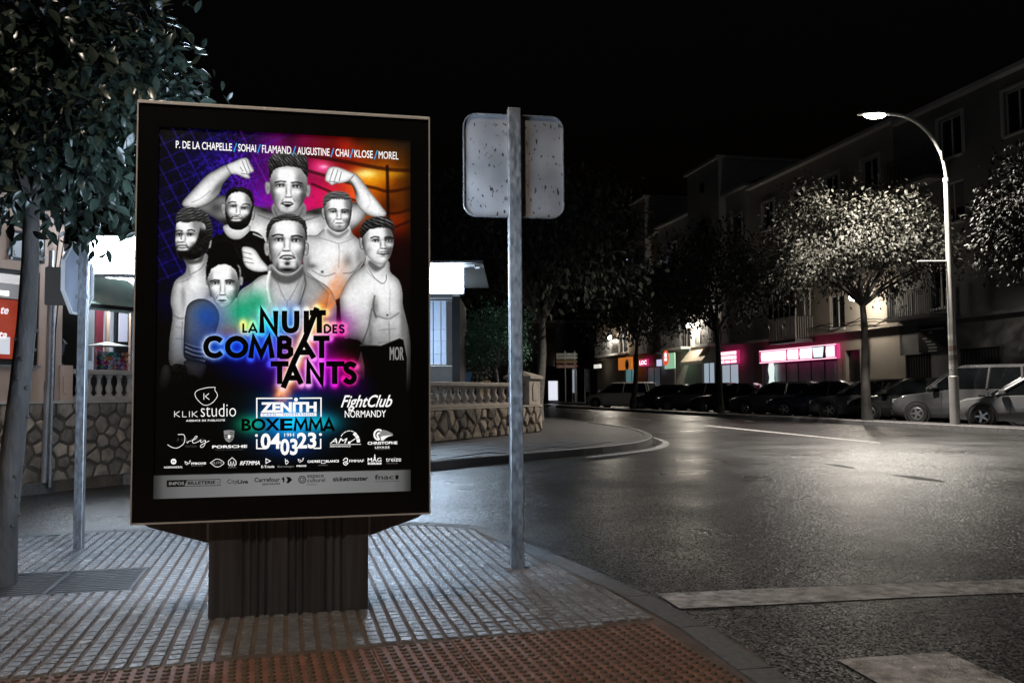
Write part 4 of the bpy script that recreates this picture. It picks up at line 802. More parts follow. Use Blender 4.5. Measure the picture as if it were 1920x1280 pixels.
# frame, trim, glass
def bars(x0, x1, z0, z1, t, y0, y1, tz=None):
    tz = tz or t; b = MB(); b.box(x0, x1, y0, y1, z1-tz, z1); b.box(x0, x1, y0, y1, z0, z0+tz); b.box(x0, x0+t, y0, y1, z0+tz, z1-tz); b.box(x1-t, x1, y0, y1, z0+tz, z1-tz); return b
hw = FWd/2
for nm, a in (('frame_rail', (-hw+.007, hw-.007, FZ0+FHt-.007-.108, FZ0+FHt-.007)), ('frame_rail', (-hw+.007, hw-.007, FZ0+.007, FZ0+.115)), ('frame_stile', (-hw+.007, -PWd/2+.001, FZ0+.115, FZ0+FHt-.115)), ('frame_stile', (PWd/2-.001, hw-.007, FZ0+.115, FZ0+FHt-.115))):
    MB().box(a[0], a[1], -.008, .03, a[2], a[3]).build(nm, M_FRAME, disp)
bars(-hw, hw, FZ0, FZ0+FHt, .006, -.016, .085, .007).build('edge_trim', M_TRIM, disp)
glass('display_glass', (1, 1, 1), .045); MB().box(-hw+.008, hw-.008, -.0125, -.0105, FZ0+.009, FZ0+FHt-.009).build('glass_pane', MATS['display_glass'], disp)
bars(-hw, hw, FZ0, FZ0+FHt, .08, .087, .18).build('rear_frame', M_FRAME, disp)
MB().prism([(-.016, FZ0+FHt+.0005), (.085, FZ0+FHt+.0005), (.085, FZ0+FHt+.014), (.004, FZ0+FHt+.014)], 'x', -hw, hw).build('top_cap', M_TRIM, disp)  # slanted front added so the top edge catches the lamp's light
MB().box(-hw+.006, hw-.006, .04, .084, FZ0+.007, FZ0+FHt-.007).build('housing', M_FRAME, disp)
MB().box(-hw+.08, hw-.08, .11, .112, FZ0+.08, FZ0+FHt-.08).build('rear_poster', mat('rear_lit_poster', (.6, .62, .66), .5, emit=(.62, .78, 1.), es=19.), disp)
for x in (-hw+.05, -hw+.095): MB().cbox(x, x+.022, -.012, .03, FZ0+FHt, FZ0+FHt+.012, .003).build('hinge', M_TRIM, disp)
# ribbed foot and side brackets
def flute(x):                                      # rib depth across the front
    for c0, hw_ in ((-.135, .07), (.055, .05), (.235, .055)):
        if abs(x-c0) < hw_: return .005*(1-math.cos((x-c0-hw_)/hw_*math.pi*(4 if hw_ > .06 else 3)))
    return 0.
xs = np.linspace(-.352, .392, 190); poly = [(x, .03+flute(x)) for x in xs]+[(.392, .26), (-.352, .26)]
MB().prism(poly, 'z', -.02, FZ0).build('foot', M_FOOT, disp)
MB().prism([(-.66, FZ0-.001), (-.356, FZ0-.001), (-.356, .345), (-.62, .43)], 'y', .05, .2).build('bracket', M_FOOT, disp)
MB().prism([(.67, FZ0-.001), (.396, FZ0-.001), (.396, .35), (.64, .43)], 'y', .05, .2).build('bracket', M_FOOT, disp)
for x in (-.356, .396): MB().tube([(x, .044, .36), (x, .044, .44)], .008).build('hinge_pin', M_TRIM, disp)
# ================================================================ road signs on the near pavement
M_GALV = mat('galvanised_steel', (.30, .31, .32), .42, .75, var=.35, vscale=60, rvar=.1, stretch=(1, 1, .35))
M_SIGNBK = mat('sign_back', (.42, .42, .43), .42, .7, var=.12, vscale=5, rvar=.08)
def dirt(m, sc_=60, thr=.66, col=(.05, .05, .05), stretch=(1, 1, .45)):
    n = m.node_tree; p = n.nodes['Principled BSDF']; src = p.inputs['Base Color'].links[0].from_socket; L = n.links.new
    tc = n.nodes.new('ShaderNodeTexCoord'); mp = n.nodes.new('ShaderNodeMapping'); mp.inputs['Scale'].default_value = stretch; L(tc.outputs['Object'], mp.inputs[0])
    t = n.nodes.new('ShaderNodeTexNoise'); t.inputs['Scale'].default_value = sc_; t.inputs['Detail'].default_value = 1.; L(mp.outputs[0], t.inputs['Vector'])
    r_ = n.nodes.new('ShaderNodeMapRange'); r_.inputs[1].default_value = thr; r_.inputs[2].default_value = thr+.06; L(t.outputs['Fac'], r_.inputs[0])
    mx = n.nodes.new('ShaderNodeMix'); mx.data_type = 'RGBA'; L(r_.outputs[0], mx.inputs[0]); L(src, mx.inputs[6]); mx.inputs[7].default_value = (*col, 1); L(mx.outputs[2], p.inputs['Base Color'])
dirt(M_SIGNBK)
def rrect(w_, h_, r_, n_=6, cx=0, cz=0):
    out = []
    for sx_, sz_, a0 in ((1, 1, 0), (-1, 1, 90), (-1, -1, 180), (1, -1, 270)):
        for k in range(n_+1):
            a = R(a0+90*k/n_); out.append((cx+sx_*(w_/2-r_)+r_*math.cos(a), cz+sz_*(h_/2-r_)+r_*math.sin(a)))
    return out
def ring(mb, outer, inner, y0, y1):
    n_ = len(outer); vs = [(a, y0, b) for a, b in outer]+[(a, y0, b) for a, b in inner]+[(a, y1, b) for a, b in outer]+[(a, y1, b) for a, b in inner]
    fs = []
    for i in range(n_):
        j = (i+1) % n_; fs += [(i, j, n_+j, n_+i), (2*n_+i, 3*n_+i, 3*n_+j, 2*n_+j), (i, 2*n_+i, 2*n_+j, j), (n_+i, n_+j, 3*n_+j, 3*n_+i)]
    return mb.add(vs, fs)
B = gp(970, 1067); sg = thing('traffic_sign', 'square traffic sign with rounded corners seen from its bare grey back on galvanised post', 'traffic sign', (B.x, B.y, 0), R(9))
ztop = at(972, 207, B.y).z; zb_ = at(972, 408, B.y).z; zc = (ztop+zb_)/2-.01
MB().cbox(-.040, .040, -.025, .025, -.05, ztop+.012, .006).build('post', M_GALV, sg)
MB().prism(rrect(.612, .625, .075, cz=zc), 'y', .028, .032).build('sign_plate', M_SIGNBK, sg)
mb = MB(); ring(mb, rrect(.622, .635, .08, cz=zc), rrect(.612, .625, .075, cz=zc), .008, .034); mb.build('sign_rim', M_GALV, sg)
for dz in (.2, -.2): MB().box(-.06, .06, .0255, .0275, zc+dz-.012, zc+dz+.012).build('clamp', M_GALV, sg)
MB().cbox(-.075, .075, -.055, .055, -.012, .004, .004).build('foot_mortar', M_SLAB, sg)
# octagonal stop sign seen almost edge on
B = gp(147, 1027); st = thing('stop_sign', 'octagonal road sign seen almost edge on, on a slim grey post by the tree grate', 'road sign', (B.x, B.y, 0), R(10))
ztop = at(152, 452, B.y).z; zc = at(150, 524, B.y).z
MB().cbox(-.03, .03, -.03, .03, -.05, ztop, .005).build('post', M_GALV, st)
M_SIGNFACE = mat('sign_face', (.30, .33, .40), .4, .3, var=.2, vscale=3); M_SIGNRIM = mat('sign_rim', (.7, .68, .66), .4, .2)
oc = [(.27*math.cos(R(22.5+45*k)), zc+.27*math.sin(R(22.5+45*k))) for k in range(8)]; oi = [(.255*math.cos(R(22.5+45*k)), zc+.255*math.sin(R(22.5+45*k))) for k in range(8)]
pl = MB().prism(oi, 'y', -.004, .0).build('sign_plate', M_SIGNFACE, st, loc=(-.045, 0, 0), rz=R(84)); mb = MB(); ring(mb, oc, oi, -.018, .004); mb.build('sign_rim', M_SIGNRIM, st, loc=(-.045, 0, 0), rz=R(84))
for dz in (.12, -.12): MB().box(-.043, .034, -.034, .034, zc+dz-.012, zc+dz+.012).build('clamp', M_GALV, st)
# ================================================================ tree grate
gr = thing('tree_grate', 'square dark metal grate of parallel bars set in the pavement around the tree', 'tree grate', (grate_c.x, grate_c.y, -.004), YAWP)
M_IRON = mat('cast_iron', (.035, .035, .037), .62, .2, var=.3, vscale=20, bump=.2)
MB().box(-GW, GW, -GH, GH, -.05, -.03).build('soil', mat('soil', (.02, .017, .013), .9, bump=.5, bscale=60), gr)
bar_me = MB().box(-GW+.02, GW-.02, -.011, .011, -.02, 0.).mesh('bar', M_IRON)
nb = 13
for k in range(nb):
    link('bar', bar_me, gr, (0, -GH+.025+(2*GH-.05)*k/(nb-1), 0))
for nm, a in (('frame_bar', (-GW, GW, -GH, -GH+.018)), ('frame_bar', (-GW, GW, GH-.018, GH)), ('frame_bar', (-GW, -GW+.02, -GH+.018, GH-.018)), ('frame_bar', (GW-.02, GW, -GH+.018, GH-.018)), ('frame_bar', (-.012, .012, -GH+.018, GH-.018))): MB().box(*a, -.03, .002).build(nm, M_IRON, gr)
# ================================================================ restaurant terrace on the corner
LO = Vector((-5.33, 9.55, 0)); LDIR = Vector((wall_dir.x, wall_dir.y, 0)); LN = Vector((-wall_dir.y, wall_dir.x, 0)); LROT = math.atan2(LDIR.y, LDIR.x)
def lw(px, py, off=0.):                            # pixel -> local x, z on the wall plane set back by off
    d = ray(px, py); o = Vector((0, 0, EYE)); t = (LO+LN*off-o).dot(LN)/d.dot(LN); p = o+d*t; return (p-LO).dot(LDIR), p.z
def lx(px, off=0.): return lw(px, 735, off)[0]
M_PEACH = mat('peach_render', (.44, .295, .22), .8, var=.10, vscale=2.5, bump=.25, bscale=90)
M_STONEC = [mat('wall_stone_a', (.24, .195, .15), .8, var=.4, vscale=9, bump=.8, bscale=22), mat('wall_stone_b', (.32, .25, .19), .8, var=.35, vscale=8, bump=.8, bscale=20), mat('wall_stone_c', (.15, .125, .10), .8, var=.4, vscale=10, bump=.8, bscale=25)]
M_MORT = mat('mortar', (.085, .068, .05), .9, var=.3, vscale=8, bump=.6, bscale=40)
M_BALU = mat('cast_stone', (.40, .345, .295), .7, var=.15, vscale=6, bump=.25, bscale=80)
M_DARKW = mat('dark_wood', (.012, .010, .009), .4)
M_PIPE = mat('drain_pipe', (.24, .23, .23), .5, .3, var=.2, vscale=6)
def rubble(parent, x0, x1, z0, z1, sx_, sz_, seed, skip=None):
    r = random.Random(seed); seeds = []
    nx, nz = max(1, round((x1-x0)/sx_)), max(1, round((z1-z0)/sz_))
    for j in range(nz):
        for i in range(nx): seeds.append((x0+(i+.5+(j % 2)*.4-.2+r.uniform(-.36, .36))*(x1-x0)/nx, z0+(j+.5+r.uniform(-.36, .36))*(z1-z0)/nz))
    for k, s in enumerate(seeds):
        if skip and skip(*s): continue
        P = [(x0, z0), (x1, z0), (x1, z1), (x0, z1)]
        for m_, o in enumerate(seeds):
            if m_ == k or abs(o[0]-s[0]) > 3*sx_ or abs(o[1]-s[1]) > 3*sz_: continue
            n_ = (o[0]-s[0], o[1]-s[1]); mid = ((o[0]+s[0])/2, (o[1]+s[1])/2); L = math.hypot(*n_); g = .028*sx_/.18*.5+r.uniform(0, .006)
            P = clip_half(P, (mid[0]-n_[0]/L*g, mid[1]-n_[1]/L*g), n_)
            if len(P) < 3: break
        if len(P) < 3: continue
        d = r.uniform(.012, .035)*sx_/.18; c = (sum(p[0] for p in P)/len(P), sum(p[1] for p in P)/len(P)); tx_, tz_ = r.uniform(-.12, .12), r.uniform(-.12, .12)
        vs = []
        for s_, dep in ((1., .02), (.97, -d*.55), (.80, -d)): vs += [(c[0]+(p[0]-c[0])*s_+r.uniform(-.004, .004), dep+(p[0]-c[0])*tx_+(p[1]-c[1])*tz_ if dep < 0 else dep, c[1]+(p[1]-c[1])*s_+r.uniform(-.004, .004)) for p in P]
        n_ = len(P); fs = [(a*n_+i, a*n_+(i+1) % n_, (a+1)*n_+(i+1) % n_, (a+1)*n_+i) for a in (0, 1) for i in range(n_)]; vs.append((c[0], -d*r.uniform(.95, 1.3), c[1])); fs += [(2*n_+i, 2*n_+(i+1) % n_, 3*n_) for i in range(n_)]
        MB().add(vs, fs).build('stone', M_STONEC[r.choice((0, 0, 1, 2))], parent, loc=(0, 0, 0))
# left stretch, under the peach house wall
xa, xb, zl = lx(-120), lx(470), lw(150, 752)[1]
sw = thing('stone_wall', 'rough stone wall below the peach house wall and drain pipe', 'wall', LO, LROT)
MB().box(xa, xb, 0., .35, -.05, zl-.02).build('mortar_bed', M_MORT, sw); rubble(sw, xa, lx(300), FZ, zl-.025, .19, .155, 3)
MB().box(xa, xb, -.03, .36, zl-.02, zl+.008).build('coping', M_BALU, sw)
# right stretch, ends at the pillar
xc, xd, zr = lx(480), lx(1013), lw(900, 763)[1]
sw2 = thing('stone_wall', 'low rough stone wall under the balustrade, ending at the capped pillar', 'wall', LO, LROT)
MB().box(xc, xd, 0., .45, -.05, zr-.03).build('mortar_bed', M_MORT, sw2); rubble(sw2, lx(780), xd, FZ, zr-.035, .36, .20, 9); MB().box(xc, xd+.03, -.04, .5, zr-.03, zr+.01).build('coping', M_BALU, sw2)
def baluster(h, r_): return MB().lathe([(r_, 0), (r_, h*.07), (r_*.6, h*.10), (r_*.72, h*.16), (r_*1.0, h*.30), (r_*.95, h*.40), (r_*.60, h*.56), (r_*.5, h*.68), (r_*.66, h*.74), (r_*.55, h*.80), (r_*.85, h*.90), (r_, h*.93), (r_, h)], 12)
bl = thing('balustrade', 'short cream balustrade in front of the candy ball machine', 'balustrade', LO, LROT)
zt0, zt1 = lw(240, 703)[1], lw(240, 694)[1]; zp = zl+.06
MB().cbox(lx(137), xb, .04, .20, zl+.009, zp, .006).build('plinth', M_BALU, bl); MB().cbox(lx(137), xb, .02, .22, zt0, zt1, .012).build('rail', M_BALU, bl)
bme = baluster(zt0-zp, .042).mesh('baluster', M_BALU, True)
for k in range(10): link('baluster', bme, bl, (lx(147+19*k, .12), .12, zp))
b2 = thing('balustrade', 'long cream balustrade beside the glazed pavilion and the capped pillar', 'balustrade', LO, LROT)
z0_, z1_ = lw(880, 757)[1], lw(880, 724)[1]; zt = lw(880, 716)[1]
MB().cbox(xc, xd, .08, .34, zr+.011, z0_, .01).build('plinth', M_BALU, b2); MB().cbox(xc, xd, .06, .36, z1_, zt, .02).build('rail', M_BALU, b2)
bme = baluster(z1_-z0_, .10).mesh('baluster', M_BALU, True)
for k in range(-3, 13): link('baluster', bme, b2, (lx(813+14.15*k, .2), .2, z0_))
pl = thing('pillar', 'square cream pillar with pyramid cap at the end of the balustrade', 'pillar', LO, LROT)
xp = (lx(985)+lx(1013))/2; hw2 = .30; zc0, zc1, zc2 = lw(1000, 710)[1], lw(1000, 705)[1], lw(1000, 695)[1]
MB().box(xp-hw2, xp+hw2, -.05, .55, zr+.012, zc0).build('shaft', M_BALU, pl)
for rz_, nm in ((0, 'panel'),): MB().prism([(xp-.13, zr+.12), (xp+.13, zr+.12), (xp+.13, zc0-.16), (xp+.07, zc0-.08), (xp-.07, zc0-.08), (xp-.13, zc0-.16)], 'y', -.07, -.051).build('panel', M_BALU, pl)
b = MB().box(xp-hw2-.06, xp+hw2+.06, -.11, .61, zc0, zc1); b.add([(xp-hw2-.06, -.11, zc1), (xp+hw2+.06, -.11, zc1), (xp+hw2+.06, .61, zc1), (xp-hw2-.06, .61, zc1), (xp, .25, zc2)], [(0, 1, 4), (1, 2, 4), (2, 3, 4), (3, 0, 4)]); b.build('cap', M_BALU, pl)
# ---------------------------------------------------------------- peach house front
hs = thing('restaurant_house', 'peach rendered house front with dark framed menu window above the stone wall', 'house', LO, LROT)
xe = lx(114); ztop = 6.
def wall_holes(x0, x1, z0, z1, holes, depth=.14, thick=.3):
    """front at y=0 looking to -y, with openings"""
    xs_ = sorted({x0, x1}|{h[i] for h in holes for i in (0, 1)}); zs_ = sorted({z0, z1}|{h[i] for h in holes for i in (2, 3)}); b = MB()
    for a, c in zip(xs_, xs_[1:]):
        for e, g in zip(zs_, zs_[1:]):
            if any(h[0]-1e-6 <= a and c <= h[1]+1e-6 and h[2]-1e-6 <= e and g <= h[3]+1e-6 for h in holes): continue
            b.add([(a, 0, e), (c, 0, e), (c, 0, g), (a, 0, g)], [(0, 1, 2, 3)])
    for h in holes:
        a, c, e, g = h[:4]; d = depth
        b.add([(a, 0, e), (c, 0, e), (c, 0, g), (a, 0, g), (a, d, e), (c, d, e), (c, d, g), (a, d, g)], [(0, 1, 5, 4), (1, 2, 6, 5), (2, 3, 7, 6), (3, 0, 4, 7)])
    b.add([(x0, 0, z0), (x1, 0, z0), (x1, 0, z1), (x0, 0, z1), (x0, thick, z0), (x1, thick, z0), (x1, thick, z1), (x0, thick, z1)], [(0, 4, 5, 1), (1, 5, 6, 2), (2, 6, 7, 3), (3, 7, 4, 0), (4, 7, 6, 5)]); return b
wx0, wx1 = lx(-60), lx(70); wz0, wz1 = lw(30, 684)[1], lw(30, 506)[1]
wall_holes(xa, xe, zl+.008, ztop, [(wx0, wx1, wz0, wz1)]).build('wall', M_PEACH, hs)
mw = MB()
for a in ((wx0, wx1, wz1-.045, wz1), (wx0, wx1, wz0, wz0+.05), (wx1-.07, wx1, wz0+.05, wz1-.045)): mw.box(a[0], a[1], .02, .08, a[2], a[3])
mw = mw.build('menu_window', M_DARKW, hs)
def lpan(name, px0, px1, py0, py1, m, parent, off=.05): a, c = lw(px0, py1, off), lw(px1, py0, off); return MB().box(a[0], c[0], off, off+.01, a[1], c[1]).build(name, m, parent)
lpan('pane', -60, 60, 524, 524.5, M_DARKW, mw, .1)
lpan('back_panel', -60, 66, 512, 680, mat('menu_backing', (.02, .02, .02), .5), mw, .11)
lpan('lit_strip', -60, 60, 515, 523, mat('menu_lit', (.6, .6, .6), .5, emit=(1, .95, .95), es=.55), mw, .085)
lpan('room_view', -60, 62, 527, 552, mat('menu_room', (.3, .29, .29), .5, emit=(.9, .88, .9), es=.16), mw, .085)
lpan('ceiling_lamp', -20, 17, 546, 551, mat('menu_lamp', (.8, .8, .8), .5, emit=(1, .98, .96), es=2.), mw, .08)
lpan('menu_poster', -60, 62, 566, 670, mat('menu_red', (.30, .035, .015), .5, emit=(.55, .05, .018), es=.35, col2=(.42, .07, .02)), mw, .08)
lpan('menu_card', -40, 19, 632, 662, mat('menu_card', (.6, .6, .62), .6, emit=(.8, .8, .85), es=.5), mw, .07)
M_MT = mat('menu_text', (.8, .8, .8), .5, emit=(1, 1, 1), es=.7)
for t, a, c, y0, y1 in (('te', 2, 17, 576, 588), ('ta', -2, 14, 622, 634)): p0, p1 = lw(a, y1, .06), lw(c, y0, .06); text3d('lettering', t, M_MT, mw, p0[0], p1[0], p0[1], p1[1], .066, .02, .3)
MB().box(wx0, lx(72), -.04, .02, wz0-.02, wz0-.001).build('sill', mat('sill_steel', (.3, .3, .3), .4, .5), hs)
# street name plate
sp = thing('street_name_plate', 'white tiled street name plate in dark frame on the peach wall', 'street sign', LO, LROT)
def lbox(name, px0, px1, py0, py1, y0, y1, m, parent): a, c = lw(px0, py1), lw(px1, py0); return MB().box(a[0], c[0], y0, y1, a[1], c[1]).build(name, m, parent)
lbox('frame', 17, 83, 441, 486, -.02, -.002, M_DARKW, sp); lbox('plate', 21, 79, 446, 481, -.026, -.021, mat('glazed_plate', (.5, .49, .48), .3), sp)
for t, a, c, y0, y1 in (('C', 38, 44, 452, 461), ('amino', 51, 75, 452, 461), ('L', 23, 27, 470, 479), ('ANILLAS', 52, 78, 468, 479)): p0, p1 = lw(a, y1), lw(c, y0); text3d('lettering', t, M_DARKW, sp, p0[0], p1[0], p0[1], p1[1], -.0275, .01)
for x, y in ((19, 443), (81, 443), (19, 484), (81, 484)): lbox('corner_tile', x-2, x+2, y-2, y+2, -.029, -.027, mat('glazed_plate', (.5, .49, .48)), sp)
# drain pipe, cable
dp = thing('drain_pipe', 'grey drain pipe running down the peach and stone wall', 'drain pipe', LO, LROT)
MB().tube([(lx(82), -.075, lw(82, 470)[1]), (lx(82), -.075, lw(82, 720)[1])], .026).build('upper_pipe', M_PIPE, dp); MB().tube([(lx(80), -.08, lw(80, 730)[1]), (lx(77), -.08, FZ+.0)], .032).build('lower_pipe', M_PIPE, dp); MB().tube([(lx(81.5), -.078, lw(82, 716)[1]), (lx(80), -.08, lw(80, 733)[1])], .038).build('collar', M_PIPE, dp)
cb = thing('wall_cable', 'thin black cables running down beside the drain pipe', 'cable', LO, LROT)
for k, pts in enumerate(([(108, 440), (104, 470), (101, 500), (98, 560), (96, 640), (93, 700), (92, 750)], [(118, 440), (114, 470), (109, 500), (106, 570), (101, 620), (99, 690), (97, 750)])): MB().tube([(lw(a, b)[0], -.03, lw(a, b)[1]) for a, b in pts], .007, 5).build('strand', M_DARKW, cb)
# square sign seen from behind on its own pipe
zs = FZ; B = Vector((*gp(93, 904, FZ).xy, 0)); s4 = thing('road_sign', 'dark square sign seen from behind on a thin pipe in front of the drain pipe', 'road sign', (B.x, B.y, 0), R(20))
P0, P1 = at(93, 500, B.y-.05), at(93, 572, B.y-.05); zq = (P0.z+P1.z)/2; hq = (P0.z-P1.z)/2
MB().tube([(0, 0, FZ-.05), (0, 0, P0.z)], .018).build('post', M_GALV, s4); MB().prism(rrect(.235, hq*2, .02, 4, cx=.03, cz=zq), 'y', -.035, -.025).build('sign_plate', mat('sign_dark_back', (.10, .10, .095), .6), s4); MB().box(-.03, .05, -.024, .018, zq-.01, zq+.01).build('clamp', M_GALV, s4)
# low pillar with hexagonal panel and lantern
lp = thing('low_pillar', 'low peach pillar with hexagonal panel carrying an old lantern', 'pillar', LO, LROT)
a, c = lw(112, 752, -.02), lw(137, 685, -.02); MB().box(a[0], c[0], -.02, .28, zl+.009, c[1]).build('shaft', M_PEACH, lp)
hx = [lw(x, y, -.02) for x, y in ((118, 735), (124, 739), (131, 735), (131, 706), (124, 702), (118, 706))]; MB().prism(hx, 'y', -.032, -.021).build('panel', M_PEACH, lp)
ln = thing('lantern', 'unlit dark metal lantern standing on the low pillar', 'lantern', (LO+LDIR*((a[0]+c[0])/2)+LN*.12+Vector((0, 0, c[1]))), LROT)
hL = lw(127, 628, .12)[1]-c[1]; MB().lathe([(.05, 0), (.05, hL*.05), (.022, hL*.12), (.03, hL*.25), (.02, hL*.33), (.055, hL*.36)], 8).build('stem', M_DARKW, ln); MB().lathe([(.05, hL*.37), (.072, hL*.70)], 6).build('glass', mat('lantern_glass', (.10, .12, .16), .1, .1), ln)
b = MB(); [b.tube([(.051*math.cos(t), .051*math.sin(t), hL*.37), (.074*math.cos(t), .074*math.sin(t), hL*.70)], .006, 5) for t in [k*math.pi/3 for k in range(6)]]; b.build('frame', M_DARKW, ln); MB().lathe([(.09, hL*.70), (.06, hL*.82), (.02, hL*.9), (.012, hL*.93), (.004, hL)], 8).build('cap', M_DARKW, ln)
# ---------------------------------------------------------------- lit room, counter side
rm = thing('restaurant_interior', 'brightly lit open restaurant room behind the short balustrade', 'room', LO, LROT)
M_RW = mat('room_white', (.62, .66, .70), .6, var=.08, vscale=3)
MB().box(lx(100), lx(470), 2.2, 2.3, zl, 3.2).build('back_wall', M_RW, rm); MB().box(lx(100), lx(470), .3, 2.3, zl-.05, zl).build('floor', mat('room_floor', (.2, .2, .2), .4), rm); MB().box(lx(100), lx(470), .05, 2.3, 2.6, 2.7).build('ceiling', M_RW, rm)
MB().box(xe, lx(160, .32), .30, .34, zl, 2.6).build('opening_shade', M_DARKW, rm)  # flat dark sheet across the opening, its shade put into the colour
def rpan(name, px0, px1, py0, py1, off, m, th=.04): a, c = lw(px0, py1, off), lw(px1, py0, off); return MB().box(a[0], c[0], off, off+th, max(a[1], zl+.001), c[1]).build(name, m, rm)
rpan('menu_board', 160, 174, 600, 676, .9, mat('board_white', (.7, .75, .78), .4)); rpan('door', 178, 195, 560, 745, 1.5, mat('wine_door', (.09, .012, .02), .4)); rpan('column', 198, 207, 560, 745, 1.1, M_PEACH); rpan('dark_opening', 216, 248, 575, 745, 2.1, M_DARKW, .06)
rpan('wall_poster', 225, 240, 588, 640, 1.7, mat('poster_pale', (.6, .58, .68), .5)); rpan('jamb', 243, 247, 570, 745, .8, M_PEACH); rpan('crate', 226, 236, 722, 748, .6, mat('violet_crate', (.10, .07, .30), .5))
lamp_in = [(lw(210, 575, 1.)[0], 1., 2.45)]
aw = thing('awning', 'pale green and cream canvas awning below the lit sign', 'awning', LO, LROT)
a, c = lw(150, 572, -.1), lw(300, 520, -.1)
M_CANV = mat('canvas', (.50, .54, .46), .8, var=.15, vscale=4, col2=(.28, .42, .34))
MB().add([(a[0], -.12, a[1]+.03), (c[0], -.12, a[1]+.03), (c[0], .5, c[1]), (a[0], .5, c[1])], [(0, 1, 2, 3)]).build('canvas', M_CANV, aw); MB().box(a[0], c[0], -.14, -.09, a[1]-.015, a[1]+.03).build('front_bar', M_DARKW, aw)
c2 = lw(160, 580, -.1); MB().box(a[0], c[0], -.118, -.112, c2[1], a[1]-.016).build('valance', M_CANV, aw)
# lit box sign over the terrace
M_LIT = mat('lit_sign', (.8, .82, .85), .5, emit=(.66, .82, 1.), es=42.)
def lit_box(label, px0, px1, py0, py1, Y, rz_, side=.22, extra=None):
    p0, p1 = at(px0, py1, Y), at(px1, py0, Y); wdt = (p1.x-p0.x)/math.cos(rz_)*.98; s = thing('lit_box_sign', label, 'illuminated sign', (p0.x, p0.y, 0), rz_)
    MB().box(.012, wdt-.012, -.006, .004, p0.z+.015, p1.z-.015).build('lit_face', M_LIT, s); b = MB(); b.box(0, wdt, .005, side, p0.z, p1.z); b.build('case', mat('sign_case', (.3, .32, .34), .4, .4), s)
    b = MB(); b.box(0, wdt, -.012, .004, p1.z-.014, p1.z+.003); b.box(0, wdt, -.012, .004, p0.z-.03, p0.z+.014); b.build('edge_frame', mat('sign_case'  , (.3, .32, .34)), s); return s, wdt, p0.z, p1.z
s5, wd5, za, zb5 = lit_box('glaring white box sign half hidden by the orange tree leaves', 163, 470, 438, 515, 10.3, R(8))
M_RED = mat('sign_red', (.5, .02, .06), .5, emit=(1., .10, .2), es=.9); M_FAINT = mat('sign_faint', (.6, .62, .65), .5, emit=(.62, .66, .72), es=.9)
MB().tube([(.10, -.008, zb5-.30), (.12, -.008, zb5-.22), (.14, -.008, zb5-.28)], .008, 5).build('red_mark', M_RED, s5); MB().tube([(.30, -.008, zb5-.13), (.33, -.008, zb5-.08), (.36, -.008, zb5-.12)], .008, 5).build('red_mark', M_RED, s5)
# candy ball machine
gm = thing('candy_ball_machine', 'clear box machine of coloured candy balls with white pyramid lid', 'vending machine', LO+LDIR*lx(199, .45)+LN*.45+Vector((0, 0, zl)), LROT)
ga, gb_ = lw(175, 693, .45), lw(229, 650, .45); gw = (gb_[0]-ga[0])/2; gz0, gz1, gz2 = ga[1]-zl, gb_[1]-zl, lw(199, 640, .45)[1]-zl
MB().cbox(-gw*.85, gw*.85, -gw*.7, gw*.7, 0, gz0, .01).build('stand', M_DARKW, gm); MB().box(-gw, gw, -gw*.8, gw*.8, gz0, gz1).build('clear_box', glass('clear_plastic', (.95, .97, 1), .2), gm)
MB().add([(-gw*.98, -gw*.85, gz1), (gw*.98, -gw*.85, gz1), (gw*.98, gw*.85, gz1), (-gw*.98, gw*.85, gz1), (0, 0, gz2)], [(0, 1, 4), (1, 2, 4), (2, 3, 4), (3, 0, 4), (3, 2, 1, 0)]).build('lid', mat('lid_white', (.7, .68, .62), .4), gm)
rb = (gz1-gz0)/10.5; balls = []; cols = ((.45, .04, .06), (.04, .18, .10), (.06, .08, .20), (.4, .25, .3), (.08, .05, .12), (.35, .35, .4), (.3, .08, .25), (.1, .3, .25), (.5, .2, .08))
bmes = [MB().lathe([(rb*math.cos(t), rb*math.sin(t)) for t in np.linspace(-1.5, 1.5, 7)], 10).mesh('candy_ball', mat('ball_%d' % i, c, .25), True) for i, c in enumerate(cols)]
for j in range(4):
    for i in range(7):
        for l in range(2):
            link('candy_ball', rnd.choice(bmes), gm, ((-gw*.86+i*gw*.286)+rnd.uniform(-.004, .004)+(j % 2)*.01, -gw*.66+l*rb*2.1, gz0+rb*(1.05+j*1.95)+rnd.uniform(-.004, .004)))
# ---------------------------------------------------------------- glazed pavilion behind the long balustrade
YP = 19.6
pv = thing('glazed_pavilion', 'white glazed terrace pavilion with flat canopy behind the long balustrade', 'pavilion')
M_WP = mat('white_panel', (.66, .66, .64), .5, var=.06); M_BK = mat('black_steel', (.012, .012, .012), .4)
def pbox(name, px0, px1, py0, py1, Y0, Y1, m, parent=None): a, c = at(px0, py1, Y0), at(px1, py0, Y0); return MB().box(a.x, c.x, Y0, Y1, a.z, c.z).build(name, m, parent or pv)
pbox('lower_panel', 640, 848, 686, 745, YP, YP+.1, M_WP); pbox('post', 848, 862, 555, 745, YP-.05, YP+.15, M_BK); pbox('dark_rail', 640, 848, 683, 686, YP-.03, YP+.1, M_BK); pbox('head_rail', 640, 848, 560, 564, YP-.03, YP+.1, M_BK)
pbox('curtain', 838, 848, 564, 683, YP+.02, YP+.05, mat('curtain', (.55, .52, .52), .8, var=.2, vscale=8, stretch=(12, 1, 1)))
pn = pbox('window', 640, 838, 564, 683, YP+.05, YP+.06, glass('pavilion_glass', (.8, .88, 1.), .25))
mul = MB()
for x in (716, 740, 764, 788, 812, 826.5, 837): a, c = at(x-.6, 683, YP), at(x+.6, 564, YP); mul.box(a.x, c.x, YP+.03, YP+.07, a.z, c.z)
